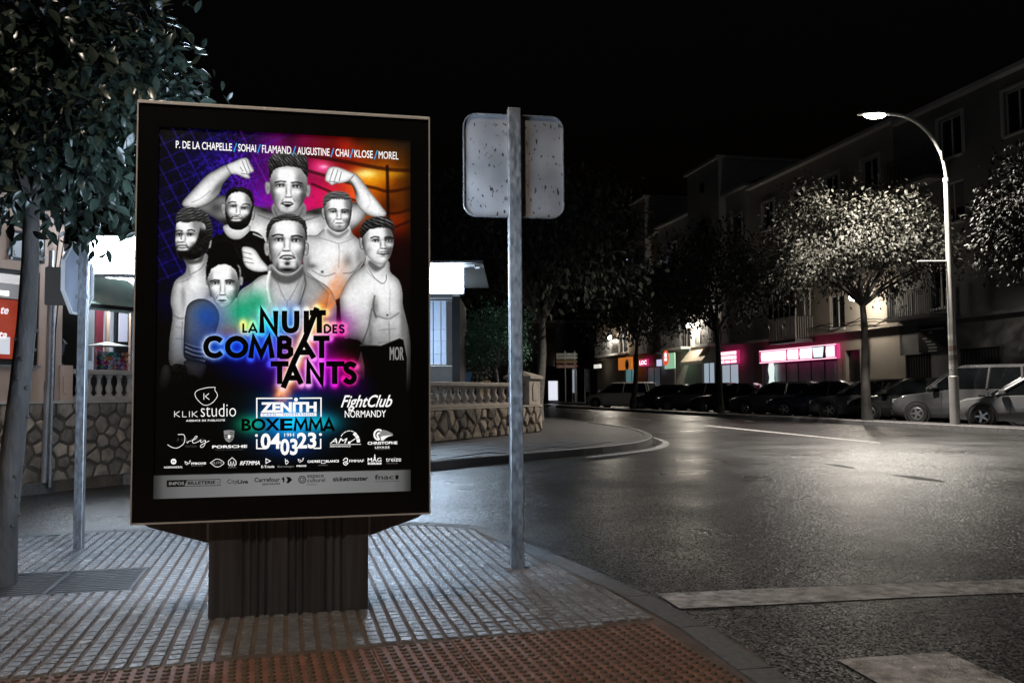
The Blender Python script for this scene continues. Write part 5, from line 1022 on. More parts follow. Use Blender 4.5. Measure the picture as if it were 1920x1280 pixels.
for y in (618, 640, 664): a, c = at(640, y+.5, YP), at(838, y-.5, YP); mul.box(a.x, c.x, YP+.028, YP+.072, a.z, c.z)
mul.build('glazing_bars', M_WP, pn)
pbox('back_wall', 600, 862, 540, 745, YP+3, YP+3.1, M_RW); pbox('end_wall', 855, 862, 556, 745, YP+.2, YP+3., M_BK); pbox('floor', 600, 855, 744, 745, YP+.11, YP+2.9, M_RW)
rf = pbox('canopy_roof', 620, 905, 488, 494, YP-1.3, YP+3.2, mat('canopy_grey', (.22, .24, .25), .5, .3)); pbox('canopy_beam', 890, 899, 494, 500, YP-1.2, YP-.9, M_WP); pbox('canopy_beam', 800, 903, 494, 497, YP-1.28, YP-1.2, M_WP)
pbox('blind', 640, 848, 553, 560, YP-.25, YP-.2, M_RW)
s6, wd6, za6, zb6 = lit_box('glaring white box sign with red curl under the pavilion canopy', 560, 876, 494, 553, YP-.55, 0., .25)
xr = lambda px: at(px, 520, YP-.57).x-s6.location.x; zr_ = lambda py: at(830, py, YP-.57).z
MB().tube([(xr(a), -.01, zr_(b)) for a, b in ((814, 508), (819, 503), (826, 503), (831, 509))], .012, 5).build('red_mark', M_RED, s6); MB().tube([(xr(a), -.01, zr_(b)) for a, b in ((809, 526), (811, 521), (811, 518))], .018, 5).build('red_mark', M_RED, s6)
for k, x in enumerate((826, 829, 832, 836, 840, 843, 846)): MB().box(xr(x), xr(x+1), -.008, -.007, zr_(547), zr_(539 if k % 3 else 537)).build('faint_stroke', M_FAINT, s6)
# easel board and parasol behind the balusters
eb = thing('menu_easel', 'tilted blue menu easel standing between pavilion and small tree', 'easel', at(873, 750, 19.2)); z_ = lambda py: at(873, py, 19.2).z-eb.location.z
MB().add([(-.10, 0, z_(745)), (.05, 0, z_(745)), (.13, .25, z_(697)), (.02, .25, z_(697)), (-.10, .03, z_(745)), (.05, .03, z_(745)), (.13, .28, z_(697)), (.02, .28, z_(697))], [(0, 1, 2, 3), (7, 6, 5, 4), (0, 4, 5, 1), (1, 5, 6, 2), (2, 6, 7, 3), (3, 7, 4, 0)]).build('board', mat('easel_blue', (.08, .14, .25), .4), eb); MB().tube([(.06, .5, 0-.3), (.07, .26, z_(700))], .012, 5).build('leg', M_DARKW, eb)
pr = thing('closed_parasol', 'closed cream parasol standing behind the balustrade near the pillar', 'parasol', (at(955, 740, 21.5).x, 21.5, .1)); zz = lambda py: at(955, py, 21.5).z-.1
MB().tube([(0, 0, 0), (0, 0, zz(683))], .02).build('pole', M_DARKW, pr); MB().lathe([(.10, zz(745)), (.075, zz(728)), (.06, zz(705)), (.02, zz(686))], 9).build('canopy', mat('parasol_cream', (.5, .44, .36), .9), pr)
# ================================================================ trees
def leaf_tris(C_, D, U, Ln, W_, fold=.25):
    """C_ base points, D direction, U up-ish normal, arrays (n,3); returns verts, quads of folded two-panel leaves"""
    S_ = np.cross(D, U); S_ /= np.linalg.norm(S_, axis=1, keepdims=True)+1e-9; N_ = np.cross(S_, D)
    Ln = Ln[:, None]; W_ = W_[:, None]
    b0 = C_; t = C_+D*Ln-N_*Ln*.12; m1 = C_+D*Ln*.5; l1 = C_+D*Ln*.38+S_*W_+N_*W_*fold; r1 = C_+D*Ln*.38-S_*W_+N_*W_*fold; l2 = C_+D*Ln*.72+S_*W_*.66+N_*W_*fold*.4-N_*Ln*.04; r2 = C_+D*Ln*.72-S_*W_*.66+N_*W_*fold*.4-N_*Ln*.04
    n_ = len(C_); V = np.stack([b0, l1, l2, t, r2, r1, m1], 1).reshape(-1, 3); o = np.arange(n_)[:, None]*7
    F_ = np.concatenate([o+np.array([[0, 6, 1, 1]]), o+np.array([[1, 6, 3, 2]]), o+np.array([[0, 5, 6, 6]]), o+np.array([[6, 5, 4, 3]])]); 
    tri = np.concatenate([o+np.array([[0, 6, 1]]), o+np.array([[1, 6, 2]]), o+np.array([[2, 6, 3]]), o+np.array([[0, 5, 6]]), o+np.array([[5, 4, 6]]), o+np.array([[4, 3, 6]])]); return V, tri
def leaf_fine(C_, D, U, Ln, W_, fold=.22):
    S_ = np.cross(D, U); S_ /= np.linalg.norm(S_, axis=1, keepdims=True)+1e-9; N_ = np.cross(S_, D); Ln = Ln[:, None]; W_ = W_[:, None]; rows = [C_]
    for t, k in ((.16, .62), (.40, 1.), (.66, .80), (.86, .38)):
        m_ = C_+D*Ln*t-N_*Ln*.22*t*t; rows += [m_+S_*W_*k+N_*W_*k*fold, m_, m_-S_*W_*k+N_*W_*k*fold]
    rows.append(C_+D*Ln-N_*Ln*.22); n_ = len(C_); V = np.stack(rows, 1).reshape(-1, 3); o = np.arange(n_)[:, None]*14; T = [(0, 2, 1), (0, 3, 2), (10, 11, 13), (11, 12, 13)]
    for r_ in range(3):
        a = 1+3*r_; T += [(a, a+1, a+4), (a, a+4, a+3), (a+1, a+2, a+5), (a+1, a+5, a+4)]
    return V, np.concatenate([o+np.array([t]) for t in T])
def leaf_mat(name, c1, c2, rough=.35, trans=.25):
    m = mat(name, c1, rough, col2=c2, vscale=3., detail=2, spec=.5 if rough < .4 else .2); return m
def crown_points(rs, n_clump, per, rad, spread, bottom=-.75, shell=.35):
    out = []; dirs = []
    while len(out) < n_clump:
        v = rs.normal(size=3); v /= np.linalg.norm(v)
        if v[2] < bottom: continue
        rr = shell+(1-shell)*rs.rand()**.45; wob = 1+.22*math.sin(v[0]*5+1.3)*math.cos(v[1]*4+v[2]*6); out.append(v*rr*wob); dirs.append(v)
    C0 = np.array(out)*np.array(rad)[None]; D0 = np.array(dirs)
    C_ = np.repeat(C0, per, 0)+rs.normal(size=(n_clump*per, 3))*spread; D_ = np.repeat(D0, per, 0); return C0, D0, C_, D_
def tree(name, label, base, crown_c, rad, leaf, n_clump, per, mleaf, mbark, tr=.1, seed=1, droop=.35, spread=None, lean=None, group=None, single=0, cat='tree', fork=.55):
    rs = np.random.RandomState(seed); r = random.Random(seed); base = Vector(base); cc = Vector(crown_c); t = thing(name, label, cat, base, 0., group)
    off = cc-base; C0, D0, C_, D_ = crown_points(rs, n_clump, per, rad, spread or leaf*1.6)
    d = D_*.55+rs.normal(size=D_.shape)*.6; d[:, 2] -= droop; d /= np.linalg.norm(d, axis=1, keepdims=True); up = rs.normal(size=D_.shape)*.5+D_*.6+np.array([0, 0, .8])
    Ln = leaf*rs.uniform(.65, 1.25, len(C_)); W_ = Ln*rs.uniform(.18, .26, len(C_))
    V, F_ = (leaf_fine if single else leaf_tris)(C_+np.array(off), d, up, Ln, W_); cr = link('crown', nmesh('crown', V, F_, mleaf), t); cr['kind'] = 'stuff'
    # trunk with a slight sway, limbs to some clumps
    z_f = off.z-rad[2]*fork; pts = []
    for k in range(7):
        s = k/6; pts.append(Vector((off.x*s*.9+math.sin(s*5+seed)*tr*.35, off.y*s*.9+math.cos(s*4+seed)*tr*.3, z_f*s-.05*(k == 0))))
    MB().tube(pts, [tr*(1.25-.55*k/6) if k else tr*1.5 for k in range(7)], 10).build('trunk', mbark, t, True)
    top = pts[-1]; lm = MB()
    for k in range(min(14, n_clump)):
        e = Vector(C0[r.randrange(n_clump)])*.8+off; mid = top.lerp(e, .5)+Vector((r.uniform(-.1, .1), r.uniform(-.1, .1), .08))*rad[2]; lm.tube([top-Vector((0, 0, tr)), top.lerp(mid, .5), mid, e], [tr*.5, tr*.36, tr*.25, tr*.08], 5)
    lm.build('limbs', mbark, t, True)
    if single:                                      # the largest leaves at the rim, one by one
        lv, lt = leaf_fine(np.zeros((1, 3)), np.array([[1., 0, 0]]), np.array([[0, 0, 1.]]), np.array([leaf*1.15]), np.array([leaf*1.15*.27])); lme = nmesh('leaf', lv, lt, mleaf); lme.shade_smooth()
        tocam = np.array([0, 0, EYE])-np.array(cc); tocam /= np.linalg.norm(tocam)
        k = 0
        while k < single:
            v = rs.normal(size=3); v /= np.linalg.norm(v)
            if v.dot(tocam) < .05 or v[2] < -.8: continue
            p_ = v*np.array(rad)*rs.uniform(.98, 1.10)*(1+.22*math.sin(v[0]*5+1.3)*math.cos(v[1]*4+v[2]*6)); o = link('leaf', lme, cr, Vector(p_)+off)
            dd = Vector(v*.6+rs.normal(size=3)*.6); dd.z -= .5; o.rotation_euler = dd.to_track_quat('X', 'Z').to_euler(); o.rotation_euler.rotate_axis('X', rs.uniform(-.8, .8)); o.scale = (1,)*3; k += 1
    return t
M_BARK = mat('bark', (.034, .030, .027), .85, var=.4, vscale=14, bump=1., bscale=30, stretch=(1, 1, .35)); M_BARKP = mat('pale_bark', (.16, .15, .14), .85, var=.3, vscale=10, bump=.6)
M_ORL = leaf_mat('orange_leaf', (.016, .027, .019), (.032, .046, .036), .26); M_LF1 = leaf_mat('street_leaf', (.026, .026, .021), (.052, .050, .042), .6); M_LF2 = leaf_mat('dark_leaf', (.045, .055, .04), (.07, .08, .06), .5); M_OLV = leaf_mat('olive_leaf', (.06, .13, .08), (.10, .20, .13), .45)
tb_ = gp(8, 1092); ot = tree('orange_tree', 'leafy young orange tree with knobbly dark trunk growing from the metal grate', (tb_.x, tb_.y, -.03), (-2.74, 4.98, 2.68), (.84, .74, .78), .084, 900, 15, M_ORL, M_BARK, .058, 4, .45, .10, single=280, fork=.62)
rk = random.Random(5); kme = MB().lathe([(.004, -.012), (.013, -.006), (.013, .006), (.004, .012)], 6).mesh('trunk_knob', M_BARK, True)
for k in range(26):
    z = .08+k*.055; an = rk.uniform(0, 6.28); s = z/2.15; rk_ = .058*(1.25-.55*s)*.98; cx_, cy_ = (-2.74-tb_.x)*s*.9+math.sin(s*5+4)*.058*.35, (4.98-tb_.y)*s*.9+math.cos(s*4+4)*.058*.3
    link('trunk_knob', kme, ot, (cx_+rk_*math.cos(an), cy_+rk_*math.sin(an), z))
tree('olive_tree', 'small bushy olive tree lit green beside the pavilion', (at(938, 750, 22.5).x, 22.5, .1), at(928, 636, 22.5), (.85, .8, .82), .10, 170, 26, M_OLV, M_BARKP, .06, 11, .1, .11, fork=.9)
tree('shrub_tree', 'low dark bushy tree in the shade of the pavilion', (at(882, 745, 23.5).x, 23.5, .1), at(880, 678, 23.5), (.62, .6, .75), .10, 90, 24, M_LF2, M_BARK, .05, 13, .2, .12, fork=.8)
tree('tall_tree', 'tall dark spreading tree behind the bare sign back and the pillar', (at(1010, 745, 30).x, 30, .1), at(1015, 470, 30), (3.5, 3., 2.5), .26, 330, 26, M_LF2, M_BARKP, .16, 17, .55, .38, fork=.95)
tree('tall_tree', 'dark tree rising above the pavilion canopy and lit sign', (at(870, 745, 33).x, 33, .1), at(845, 450, 33), (2.9, 3., 2.3), .26, 220, 24, M_LF2, M_BARK, .15, 19, .55, .38, fork=.9)
# ================================================================ houses across the street
M_W1 = mat('house_cream', (.36, .32, .27), .85, var=.10, vscale=.8, bump=.2, bscale=30); M_W2 = mat('house_grey', (.17, .165, .16), .85, var=.12, vscale=.9, bump=.2, bscale=30); M_W3 = mat('house_white', (.46, .44, .42), .85, var=.1, vscale=.7); M_W4 = mat('house_ochre', (.34, .28, .21), .85, var=.12, vscale=.8)
M_TRIMW = mat('white_trim', (.55, .54, .52), .6); M_GLD = mat('night_window', (.012, .013, .016), .08, spec=.6); M_RAIL = mat('rail_iron', (.10, .10, .10), .5, .5); M_RAILW = mat('rail_white', (.5, .48, .45), .5); M_SHOP = mat('shop_dark', (.02, .02, .022), .35); M_TILER = mat('roof_tile', (.13, .07, .045), .8, var=.3, vscale=4); M_SHUT = mat('shutter_slats', (.16, .15, .14), .6, var=.1)
def house(label, u0, u1, H, mw, windows, doors=(), ledge=3.75, tower=None, lower=None):
    """windows: (u0,u1,z0,z1,style)"""
    P = fw(u0, 0); h = thing('terraced_house', label, 'house', P, FROT, 'houses across the street'); L = u1-u0
    hs_ = [(a-u0, b-u0, c, d) for a, b, c, d, *_ in list(windows)+list(doors)]
    xs_ = wall_holes(0, L, 0., H, hs_, .18, 6.); xs_.v = [(x, -y, z) for x, y, z in xs_.v]; xs_.build('wall', mw, h)
    MB().box(0.004, L-.004, .0, .30, ledge, ledge+.14).build('ledge', mw, h); MB().box(-.02, L+.02, -.4, .35, H, H+.16).build('cornice', M_TRIMW, h)
    MB().add([(0, .3, H+.17), (L, .3, H+.17), (L, -3.2, H+1.3), (0, -3.2, H+1.3), (L, -6, H+.17), (0, -6, H+.17)], [(0, 1, 2, 3), (3, 2, 4, 5), (0, 3, 5), (1, 4, 2)]).build('roof', M_TILER, h)
    for a, b, c, d, *st in windows:
        a -= u0; b -= u0; st = st[0] if st else 'plain'; fr = MB(); t = .06
        for q_ in ((a, b, d-t, d), (a, b, c, c+t), (a, a+t, c+t, d-t), (b-t, b, c+t, d-t), ((a+b)/2-t/2, (a+b)/2+t/2, c+t, d-t)): fr.box(q_[0], q_[1], -.14, -.08, q_[2], q_[3])
        o = fr.build('window', M_TRIMW if st != 'dark' else M_SHOP, h); MB().box(a+t, b-t, -.125, -.115, c+t, d-t).build('pane', M_GLD if st != 'lit' else mat('window_lit', (.2, .25, .3), .4, emit=(.55, .75, 1.), es=.35), o)
        MB().box(a-.06, b+.06, .002, .10, c-.08, c-.002).build('sill', M_TRIMW, o)
        if st == 'surround':
            s_ = MB(); s_.box(a-.16, a-.02, .002, .05, c, d+.14); s_.box(b+.02, b+.16, .002, .05, c, d+.14); s_.box(a-.02, b+.02, .002, .05, d+.02, d+.14); s_.build('surround', M_TRIMW, o)
        if st == 'shutter': 
            s_ = MB(); [s_.box(a+t, b-t, -.11, -.085, z, z+.05) for z in np.arange(c+(d-c)*.35, d-t, .07)]; s_.build('shutter', M_SHUT, o)
    for a, b, c, d, *st in doors:
        a -= u0; b -= u0; o = MB().box(a, b, -.16, -.10, c, d).build('door' if not st or st[0] != 'gate' else 'gate', M_SHOP, h)
        if st and st[0] == 'gate':
            s_ = MB(); [s_.box(x, x+.04, -.09, -.06, c+.05, d-.05) for x in np.arange(a+.08, b-.05, .16)]; s_.build('gate_bars', M_RAIL, o)
        elif st and st[0] == 'lit': MB().box(a+.06, b-.06, -.098, -.09, c+.1, d-.08).build('pane', mat(st[1], (.3, .35, .4), .4, emit=st[2], es=st[3], var=.3, vscale=1.2), o); [MB().box(x-.03, x+.03, -.0895, -.06, c+.1, d-.08).build('mullion', M_SHOP, o) for x in np.linspace(a, b, max(3, int((b-a)/1.1)+1))[1:-1]]; MB().box(a+.06, b-.06, -.0895, -.07, c+.1, c+.75).build('stall_riser', M_SHOP, o)
        elif st and st[0] == 'stone':
            s_ = MB(); s_.box(a-.22, a, .002, .08, c, d+.22); s_.box(b, b+.22, .002, .08, c, d+.22); s_.box(a, b, .002, .08, d, d+.22); s_.build('surround', M_W1, o); MB().box(a+.55, a+.58, -.098, -.05, c+.9, c+1.1).build('handle', M_TRIM, o)
    return h
def balcony(h, u0, a, b, z0, z1, depth=.9, m=None, solid=None, glazed=None):
    a -= u0; b -= u0; o = MB().box(a, b, .002, depth, z0-.16, z0).build('balcony', M_W2 if m is None else m, h)
    r_ = MB(); 
    for x in np.arange(a+.03, b, .13): r_.box(x, x+.03, depth-.06, depth-.03, z0, z1)
    for y in np.arange(.1, depth-.05, .13): r_.box(a+.02, a+.05, y, y+.03, z0, z1); r_.box(b-.05, b-.02, y, y+.03, z0, z1)
    r_.box(a, b, depth-.07, depth-.02, z1, z1+.05); r_.build('railing', M_RAIL if not solid else M_RAILW, o)
    if glazed:
        g = MB(); n_ = 5
        for k in range(n_+1): x = a+(b-a)*k/n_; g.box(x-.03, x+.03, depth-.08, depth-.02, z1+.05, glazed)
        g.box(a, b, 0.01, depth, glazed, glazed+.1); [g.box(x-.03, x+.03, .2+k*.3, .26+k*.3, z1+.05, glazed) for x in (a+.03, b-.03) for k in (0, 1)]; g.build('glazing', M_RAILW, o); MB().box(a+.05, b-.05, depth-.06, depth-.04, z1+.05, glazed).build('pane', M_GLD, o)
    return o
U = u_of
uA0, uA1, uB1, uC1, uD1 = -16., U(1700), U(1415), U(1240), U(1120)
# row of windows by storey
def storey(u0, u1, z, h, wd, gap, st): 
    out = []; x = u0+gap*.6
    while x+wd < u1-.4: out.append((x, x+wd, z, z+h, st)); x += wd+gap
    return out
wA = [(-2.6, -1.4, 4.6, 6.2, 'plain')]+[w_ for z, s_ in ((7.6, 'shutter'), (10.2, 'surround')) for w_ in storey(uA0, uA1, z, 1.6, 1.25, 2.2, s_)]+[(uA1-2.7, uA1-1.8, 4.3, 6.2, 'plain')]
hA = house('dark grey house with barred gates and long notice board behind the parked van', uA0, uA1, 12.4, M_W2, wA, [(U(1748), U(1690), .12, 2.5, 'gate'), (U(1878), U(1800), .12, 2.6, 'gate'), (-9, -5, .12, 2.6, 'gate')])
balcony(hA, uA0, U(1786), uA1-.05, 4.05, 5.05); balcony(hA, uA0, U(1785), uA1-.05, 9.6, 10.6, .8)
wB = [(U(1695), U(1668), 4.1, 5.6, 'plain'), (U(1588), U(1560), 4.0, 5.6, 'plain')]+[w_ for z, s_ in ((7.2, 'shutter'), (10.0, 'surround')) for w_ in storey(uA1+.3, uB1, z, 1.5, 1.2, 1.9, s_)]
hB = house('cream house with glazed balcony and stone door frame behind the lamp lit tree', uA1+.01, uB1, 12.6, M_W1, wB, [(U(1617), U(1590), .12, 2.9, 'stone'), (U(1572), U(1430), .12, 2.55, 'lit', 'shop_dim', (.30, .42, .35), .012)])
balcony(hB, uA1+.01, U(1531), U(1478), 3.62, 4.75, 1.1, None, True, 6.1); balcony(hB, uA1+.01, U(1470), U(1425), 7.0, 8.0)
wC = [(U(1352), U(1330), 4.0, 6.1, 'plain'), (U(1300), U(1275), 4.0, 6.1, 'plain')]+[w_ for z, s_ in ((7.3, 'shutter'), (10.0, 'surround')) for w_ in storey(uB1, uC1, z, 1.5, 1.2, 1.9, s_)]
hC = house('white house with round windowed stair tower and pink shop sign', uB1+.01, uC1, 12.9, M_W3, wC, [(U(1385), U(1352), .12, 2.7, 'lit', 'shop_cool', (.70, .85, 1.), .42), (U(1340), U(1318), .12, 2.9, 'lit', 'shop_cool', (.70, .85, 1.), .42)])
balcony(hC, uB1+.01, U(1354), U(1328), 4.0, 5.1, .9, M_TRIMW); balcony(hC, uB1+.01, U(1302), U(1262), 4.0, 5.1, .9, M_TRIMW)
wD = [(U(1176), U(1160), 4.2, 6.2, 'plain'), (U(1150), U(1136), 4.2, 6.2, 'plain')]+[w_ for z, s_ in ((7.3, 'shutter'), (10.0, 'plain')) for w_ in storey(uC1, uD1, z, 1.5, 1.2, 2.2, s_)]
hD = house('ochre house with stair tower above orange and green shop signs at the street bend', uC1+.01, uD1, 12.6, M_W4, wD, [(U(1238), U(1213), .12, 2.9, 'lit', 'shop_teal', (.40, .58, .68), .06), (U(1195), U(1172), .12, 2.9, 'lit', 'shop_green', (.3, .75, .8), .2)])
for px_, py_ in ((1190, 490), (1254, 491)): u_ = U(px_); MB().box(u_-uC1-.14, u_-uC1+.14, .46, .47, fz(u_, py_+4, px_), fz(u_, py_-4, px_)).build('lit_window', mat('window_blue', (.2, .25, .3), .4, emit=(.55, .72, 1.), es=.8), hD)
balcony(hD, uC1+.01, U(1180), U(1134), 4.15, 5.2, .9, M_TRIMW)
for h, u0, pa, pb, zt in ((hC, uB1+.01, 1368, 1308, 15.3), (hD, uC1+.01, 1225, 1200, 15.6)):   # stair towers with arched recess
    a, b = U(pa)-u0, U(pb)-u0; b = max(b, a+2.6); o = MB().box(a, b, -5., .45, 3.9, zt).build('stair_tower', M_W3, h); MB().box(a-.2, b+.2, -5.2, .65, zt, zt+.18).build('cornice', M_TRIMW, o)
    mid = (a+b)/2; ar = [(mid+.8*math.cos(t), 11.2+.8*math.sin(t)) for t in np.linspace(0, math.pi, 12)]+[(mid-.8, 8.8), (mid-.4, 8.1), (mid+.4, 8.1), (mid+.8, 8.8)]; MB().prism(ar, 'y', .452, .47).build('arched_window', M_GLD, o); MB().lathe([(.34, .452), (.34, .47)], 16, (mid, 0, 14.), 'y').build('round_window', M_GLD, o)
hE = thing('corner_house', 'dim pale house closing the far end of the street behind the phone booth', 'house', (0, 108, 0))
b = wall_holes(-14, 13, 0, 9.5, [(x, x+1.3, z, z+1.9) for x in (-12, -8, -4, 0, 4, 8) for z in (.6, 4.2, 7.)], .15, 5.); b.build('wall', M_W2, hE); MB().box(-14.2, 13.2, -.3, 5.2, 9.5, 9.8).build('cornice', M_TRIMW, hE)
for i, x in enumerate((-12, -8, -4, 0, 4, 8)):
    for z in (.6, 4.2, 7.): MB().box(x, x+1.3, .1, .14, z, z+1.9).build('window', M_GLD if (i, z) not in ((3, .6), (2, .6)) else mat('window_amber', (.3, .2, .1), .5, emit=(1., .62, .3), es=.12), hE)
# cables and notice board
wc = thing('wall_cable', 'sagging black cables strung along the cream house ledge', 'cable', fw(0, 0), FROT); rr = random.Random(3)
for k in range(3):
    MB().tube([(u, .34+.03*k, 3.98+.10*k+.12*math.sin(u*2.1+k)*rr.random()) for u in np.arange(U(1760), U(1520), .35)], .022, 5).build('strand', M_DARKW, wc)
MB().tube([(U(1638), .33, 3.9), (U(1637), .33, 2.9), (U(1634), .33, 2.2)], .03, 5).build('drop', M_DARKW, wc)
nb_ = thing('notice_board', 'black wall board with rows of small white lettering beside the barred gate', 'sign', fw(U(1783), 0), FROT); Ln_ = U(1728)-U(1783)
MB().box(0, Ln_, .02, .07, 2.55, 3.65).build('board', M_SHOP, nb_); M_FL = mat('faint_letter', (.35, .35, .35), .6)
for i, (w_, x_) in enumerate(((.85, .08), (.25, .5), (.28, .7), (.42, .55), (.55, .42), (.6, .36), (.6, .36))): MB().box(Ln_*x_ if i else Ln_*.1, Ln_*(x_+w_*.5) if i else Ln_*.95, .072, .076, 3.45-i*.13-(.1 if i > 1 else 0), 3.51-i*.13-(.1 if i > 1 else 0)).build('text_line', M_FL, nb_)
# ---------------------------------------------------------------- shop signs
def shop_sign(label, px0, px1, py0, py1, m, y=.45, th=.16, cat='shop sign', case=None):
    ua, ub = U(px1, y), U(px0, y); s = thing('shop_sign', label, cat, fw(ua, 0), FROT, 'shop signs across the street'); zt_, zb_ = fz((ua+ub)/2, py0, (px0+px1)/2, y), fz((ua+ub)/2, py1, (px0+px1)/2, y)
    MB().box(0, ub-ua, y-th, y, zb_, zt_).build('panel', m, s); return s, ub-ua, zb_, zt_
M_MAG = mat('neon_magenta', (.5, .05, .2), .5, emit=(1., .05, .28), es=.5); M_WHT = mat('neon_white', (.8, .7, .75), .5, emit=(1., .86, .92), es=1.5); M_PUR = mat('neon_gap', (.1, .02, .06), .5, emit=(.25, .02, .09), es=.5)
s, L, z0_, z1_ = shop_sign('long pink neon restaurant sign with white letter blocks', 1425, 1572, 651, 677, M_MAG)
for a, b in ((.03, .125), (.29, .44), (.46, .60), (.62, .97)): MB().prism([(L*a, z0_+.10), (L*b-.06, z0_+.10), (L*b, (z0_+z1_)/2), (L*b-.06, z1_-.10), (L*a, z1_-.10), (L*a-.02 if a > .03 else L*a, (z0_+z1_)/2)], 'y', .452, .47).build('letter_block', M_WHT, s)
MB().prism([(L*.165, z0_+.12), (L*.265, z0_+.12), (L*.28, z1_-.10), (L*.15, z1_-.10)], 'y', .452, .47).build('letter_block', mat('neon_cool', (.6, .65, .7), .5, emit=(.75, .85, 1.), es=1.2), s); MB().prism([(L*.135, z0_+.03), (L*.285, z0_+.03), (L*.285, z1_-.03), (L*.135, z1_-.03)], 'y', .4505, .4515).build('gap', M_SHOP, s)
for zz_ in (z0_+.02, z1_-.05): MB().box(L*.01, L*.99, .455, .48, zz_, zz_+.03).build('neon_tube', M_WHT, s)
for k in range(46):
    x = L*(.63+.33*k/46); 
    if k % 4 != 3: MB().box(x, x+.02, .4705, .472, z0_+.16, z1_-.16).build('letter_stroke', M_FAINT, s)
s, L, z0_, z1_ = shop_sign('square pink neon sign with three white letter rows', 1347, 1384, 658, 682, M_MAG)
for r0, r1, n_ in ((.70, .94, 9), (.34, .62, 6), (.06, .26, 3)):
    for k in range(n_): MB().box(L*(.05+.9*k/n_), L*(.05+.9*(k+.82)/n_), .452, .47, z0_+(z1_-z0_)*r0, z0_+(z1_-z0_)*r1).build('letter_block', M_WHT, s)
s, L, z0_, z1_ = shop_sign('tiny pink lit sign with three white letters', 1199, 1214, 673, 686, M_MAG)
text3d('lettering', 'LOC', M_WHT, s, L*.95, L*.05, z0_+.1, z1_-.1, .455, .05)
s, L, z0_, z1_ = shop_sign('small pale blue lit sign on a dark shop fascia', 1232, 1238, 674, 686, mat('sign_paleblue', (.5, .5, .6), .5, emit=(.7, .72, 1.), es=.8))
s, L, z0_, z1_ = shop_sign('orange lit sign with white oval badge', 1160, 1184, 670, 693, mat('sign_orange', (.5, .16, .02), .5, emit=(.85, .25, .03), es=.5), 1.0)
MB().lathe([(.42, 1.002), (.42, 1.02)], 16, (L*.30, 0, (z0_+z1_)/2-.1), 'y').build('badge', M_TRIMW, s); MB().lathe([(.22, 1.021), (.22, 1.03)], 16, (L*.30, 0, (z0_+z1_)/2-.1), 'y').build('badge_ring', M_SHOP, s)
s, L, z0_, z1_ = shop_sign('pale green flag sign with red round emblem', 1247, 1266, 662, 691, mat('sign_green', (.3, .5, .35), .5, emit=(.45, .85, .55), es=.55), 1.3, .06)
MB().lathe([(.52, 1.302), (.52, 1.32)], 20, (L*.85, 0, z0_+.75), 'y').build('emblem', mat('emblem_red', (.6, .08, .03), .5, emit=(1., .12, .05), es=.8), s); MB().box(L*.85-.22, L*.85+.22, 1.322, 1.33, z0_+.55, z0_+.72).build('emblem_mark', M_WHT, s); MB().lathe([(.2, 1.322), (.2, 1.33)], 12, (L*.85, 0, z0_+.92), 'y').build('emblem_mark', M_WHT, s); MB().tube([(.05, 1.25, .1), (.05, 1.25, z0_)], .04).build('pole', M_GALV, s)
s, L, z0_, z1_ = shop_sign('small round white lit sign above the street bend', 1114, 1125, 683, 690, mat('sign_round', (.6, .6, .55), .5, emit=(1., .95, .85), es=.7), 1.)
# awning and fascia
ab = thing('shop_awning', 'cream shop awning beside the square pink sign', 'awning', fw(U(1345), 0), FROT); L = U(1303)-U(1345)
MB().add([(0, .3, 3.75), (L, .3, 3.75), (L, 1.0, 2.95), (0, 1.0, 2.95), (L, 1.0, 2.75), (0, 1.0, 2.75)], [(0, 1, 2, 3), (3, 2, 4, 5)]).build('canvas', mat('awning_cream', (.42, .36, .28), .8), ab); MB().tube([(0, 1., 2.76), (L, 1., 2.76)], .025).build('front_bar', M_RAIL, ab)
# lit window figure inside the restaurant
fg = thing('window_sticker', 'white and green lit window picture under the long pink sign', 'window sign', fw(U(1456), .05), FROT)
MB().prism([(0, 1.1), (.5, 1.0), (.75, 1.35), (.62, 1.75), (.75, 2.2), (.55, 2.75), (.25, 2.8), (.05, 2.3), (.12, 1.7)], 'y', .0, .02).build('sheet', mat('sticker_white', (.6, .65, .62), .5, emit=(.85, 1., .95), es=.9), fg); MB().prism([(0, 1.05), (.6, .95), (.75, 1.4), (.35, 1.5), (.05, 1.45)], 'y', .021, .03).build('green_patch', mat('sticker_green', (.05, .3, .15), .5, emit=(.1, .5, .3), es=.5), fg)
# ---------------------------------------------------------------- wall lanterns
def lamp(parent, name, kind, loc, power, col, **k):
    l = bpy.data.lights.new(name, kind); l.energy = power; l.color = col
    for a, b in k.items(): setattr(l, a, b)
    o = bpy.data.objects.new(name, l); sc.collection.objects.link(o); o.parent = parent; o.location = loc; return o
M_BULB = mat('lamp_glow', (.9, .85, .75), .5, emit=(1., .92, .80), es=22., sample='NONE')
for px, py, lab, pw in ((1607, 558, 'lit wall lantern above the stone door frame, shining through tree leaves', 210), (1293, 610, 'lit wall lantern on the white house beside a white balcony', 420), (1144, 632, 'small lit wall lantern on the ochre house by the far trees', 420)):
    y = 1.1; u = U(px, y); z = fz(u, py, px, y); t = thing('wall_lantern', lab, 'lantern', fw(u, 0), FROT, 'lit wall lanterns')
    MB().tube([(0, .0, z+.25), (0, .5, z+.42), (0, y, z+.30)], .03, 6).build('arm', M_RAIL, t); MB().lathe([(.05, z-.14), (.20, z-.10), (.24, z+.02), (.2, z+.12)], 10, (0, y, 0)).build('globe', M_BULB, t, True); MB().lathe([(.26, z+.122), (.12, z+.26), (.03, z+.3)], 10, (0, y, 0)).build('hood', M_RAIL, t)
    lamp(t, 'lantern_light', 'POINT', (0, y+.05, z-.26), pw, WARM, shadow_soft_size=.12)
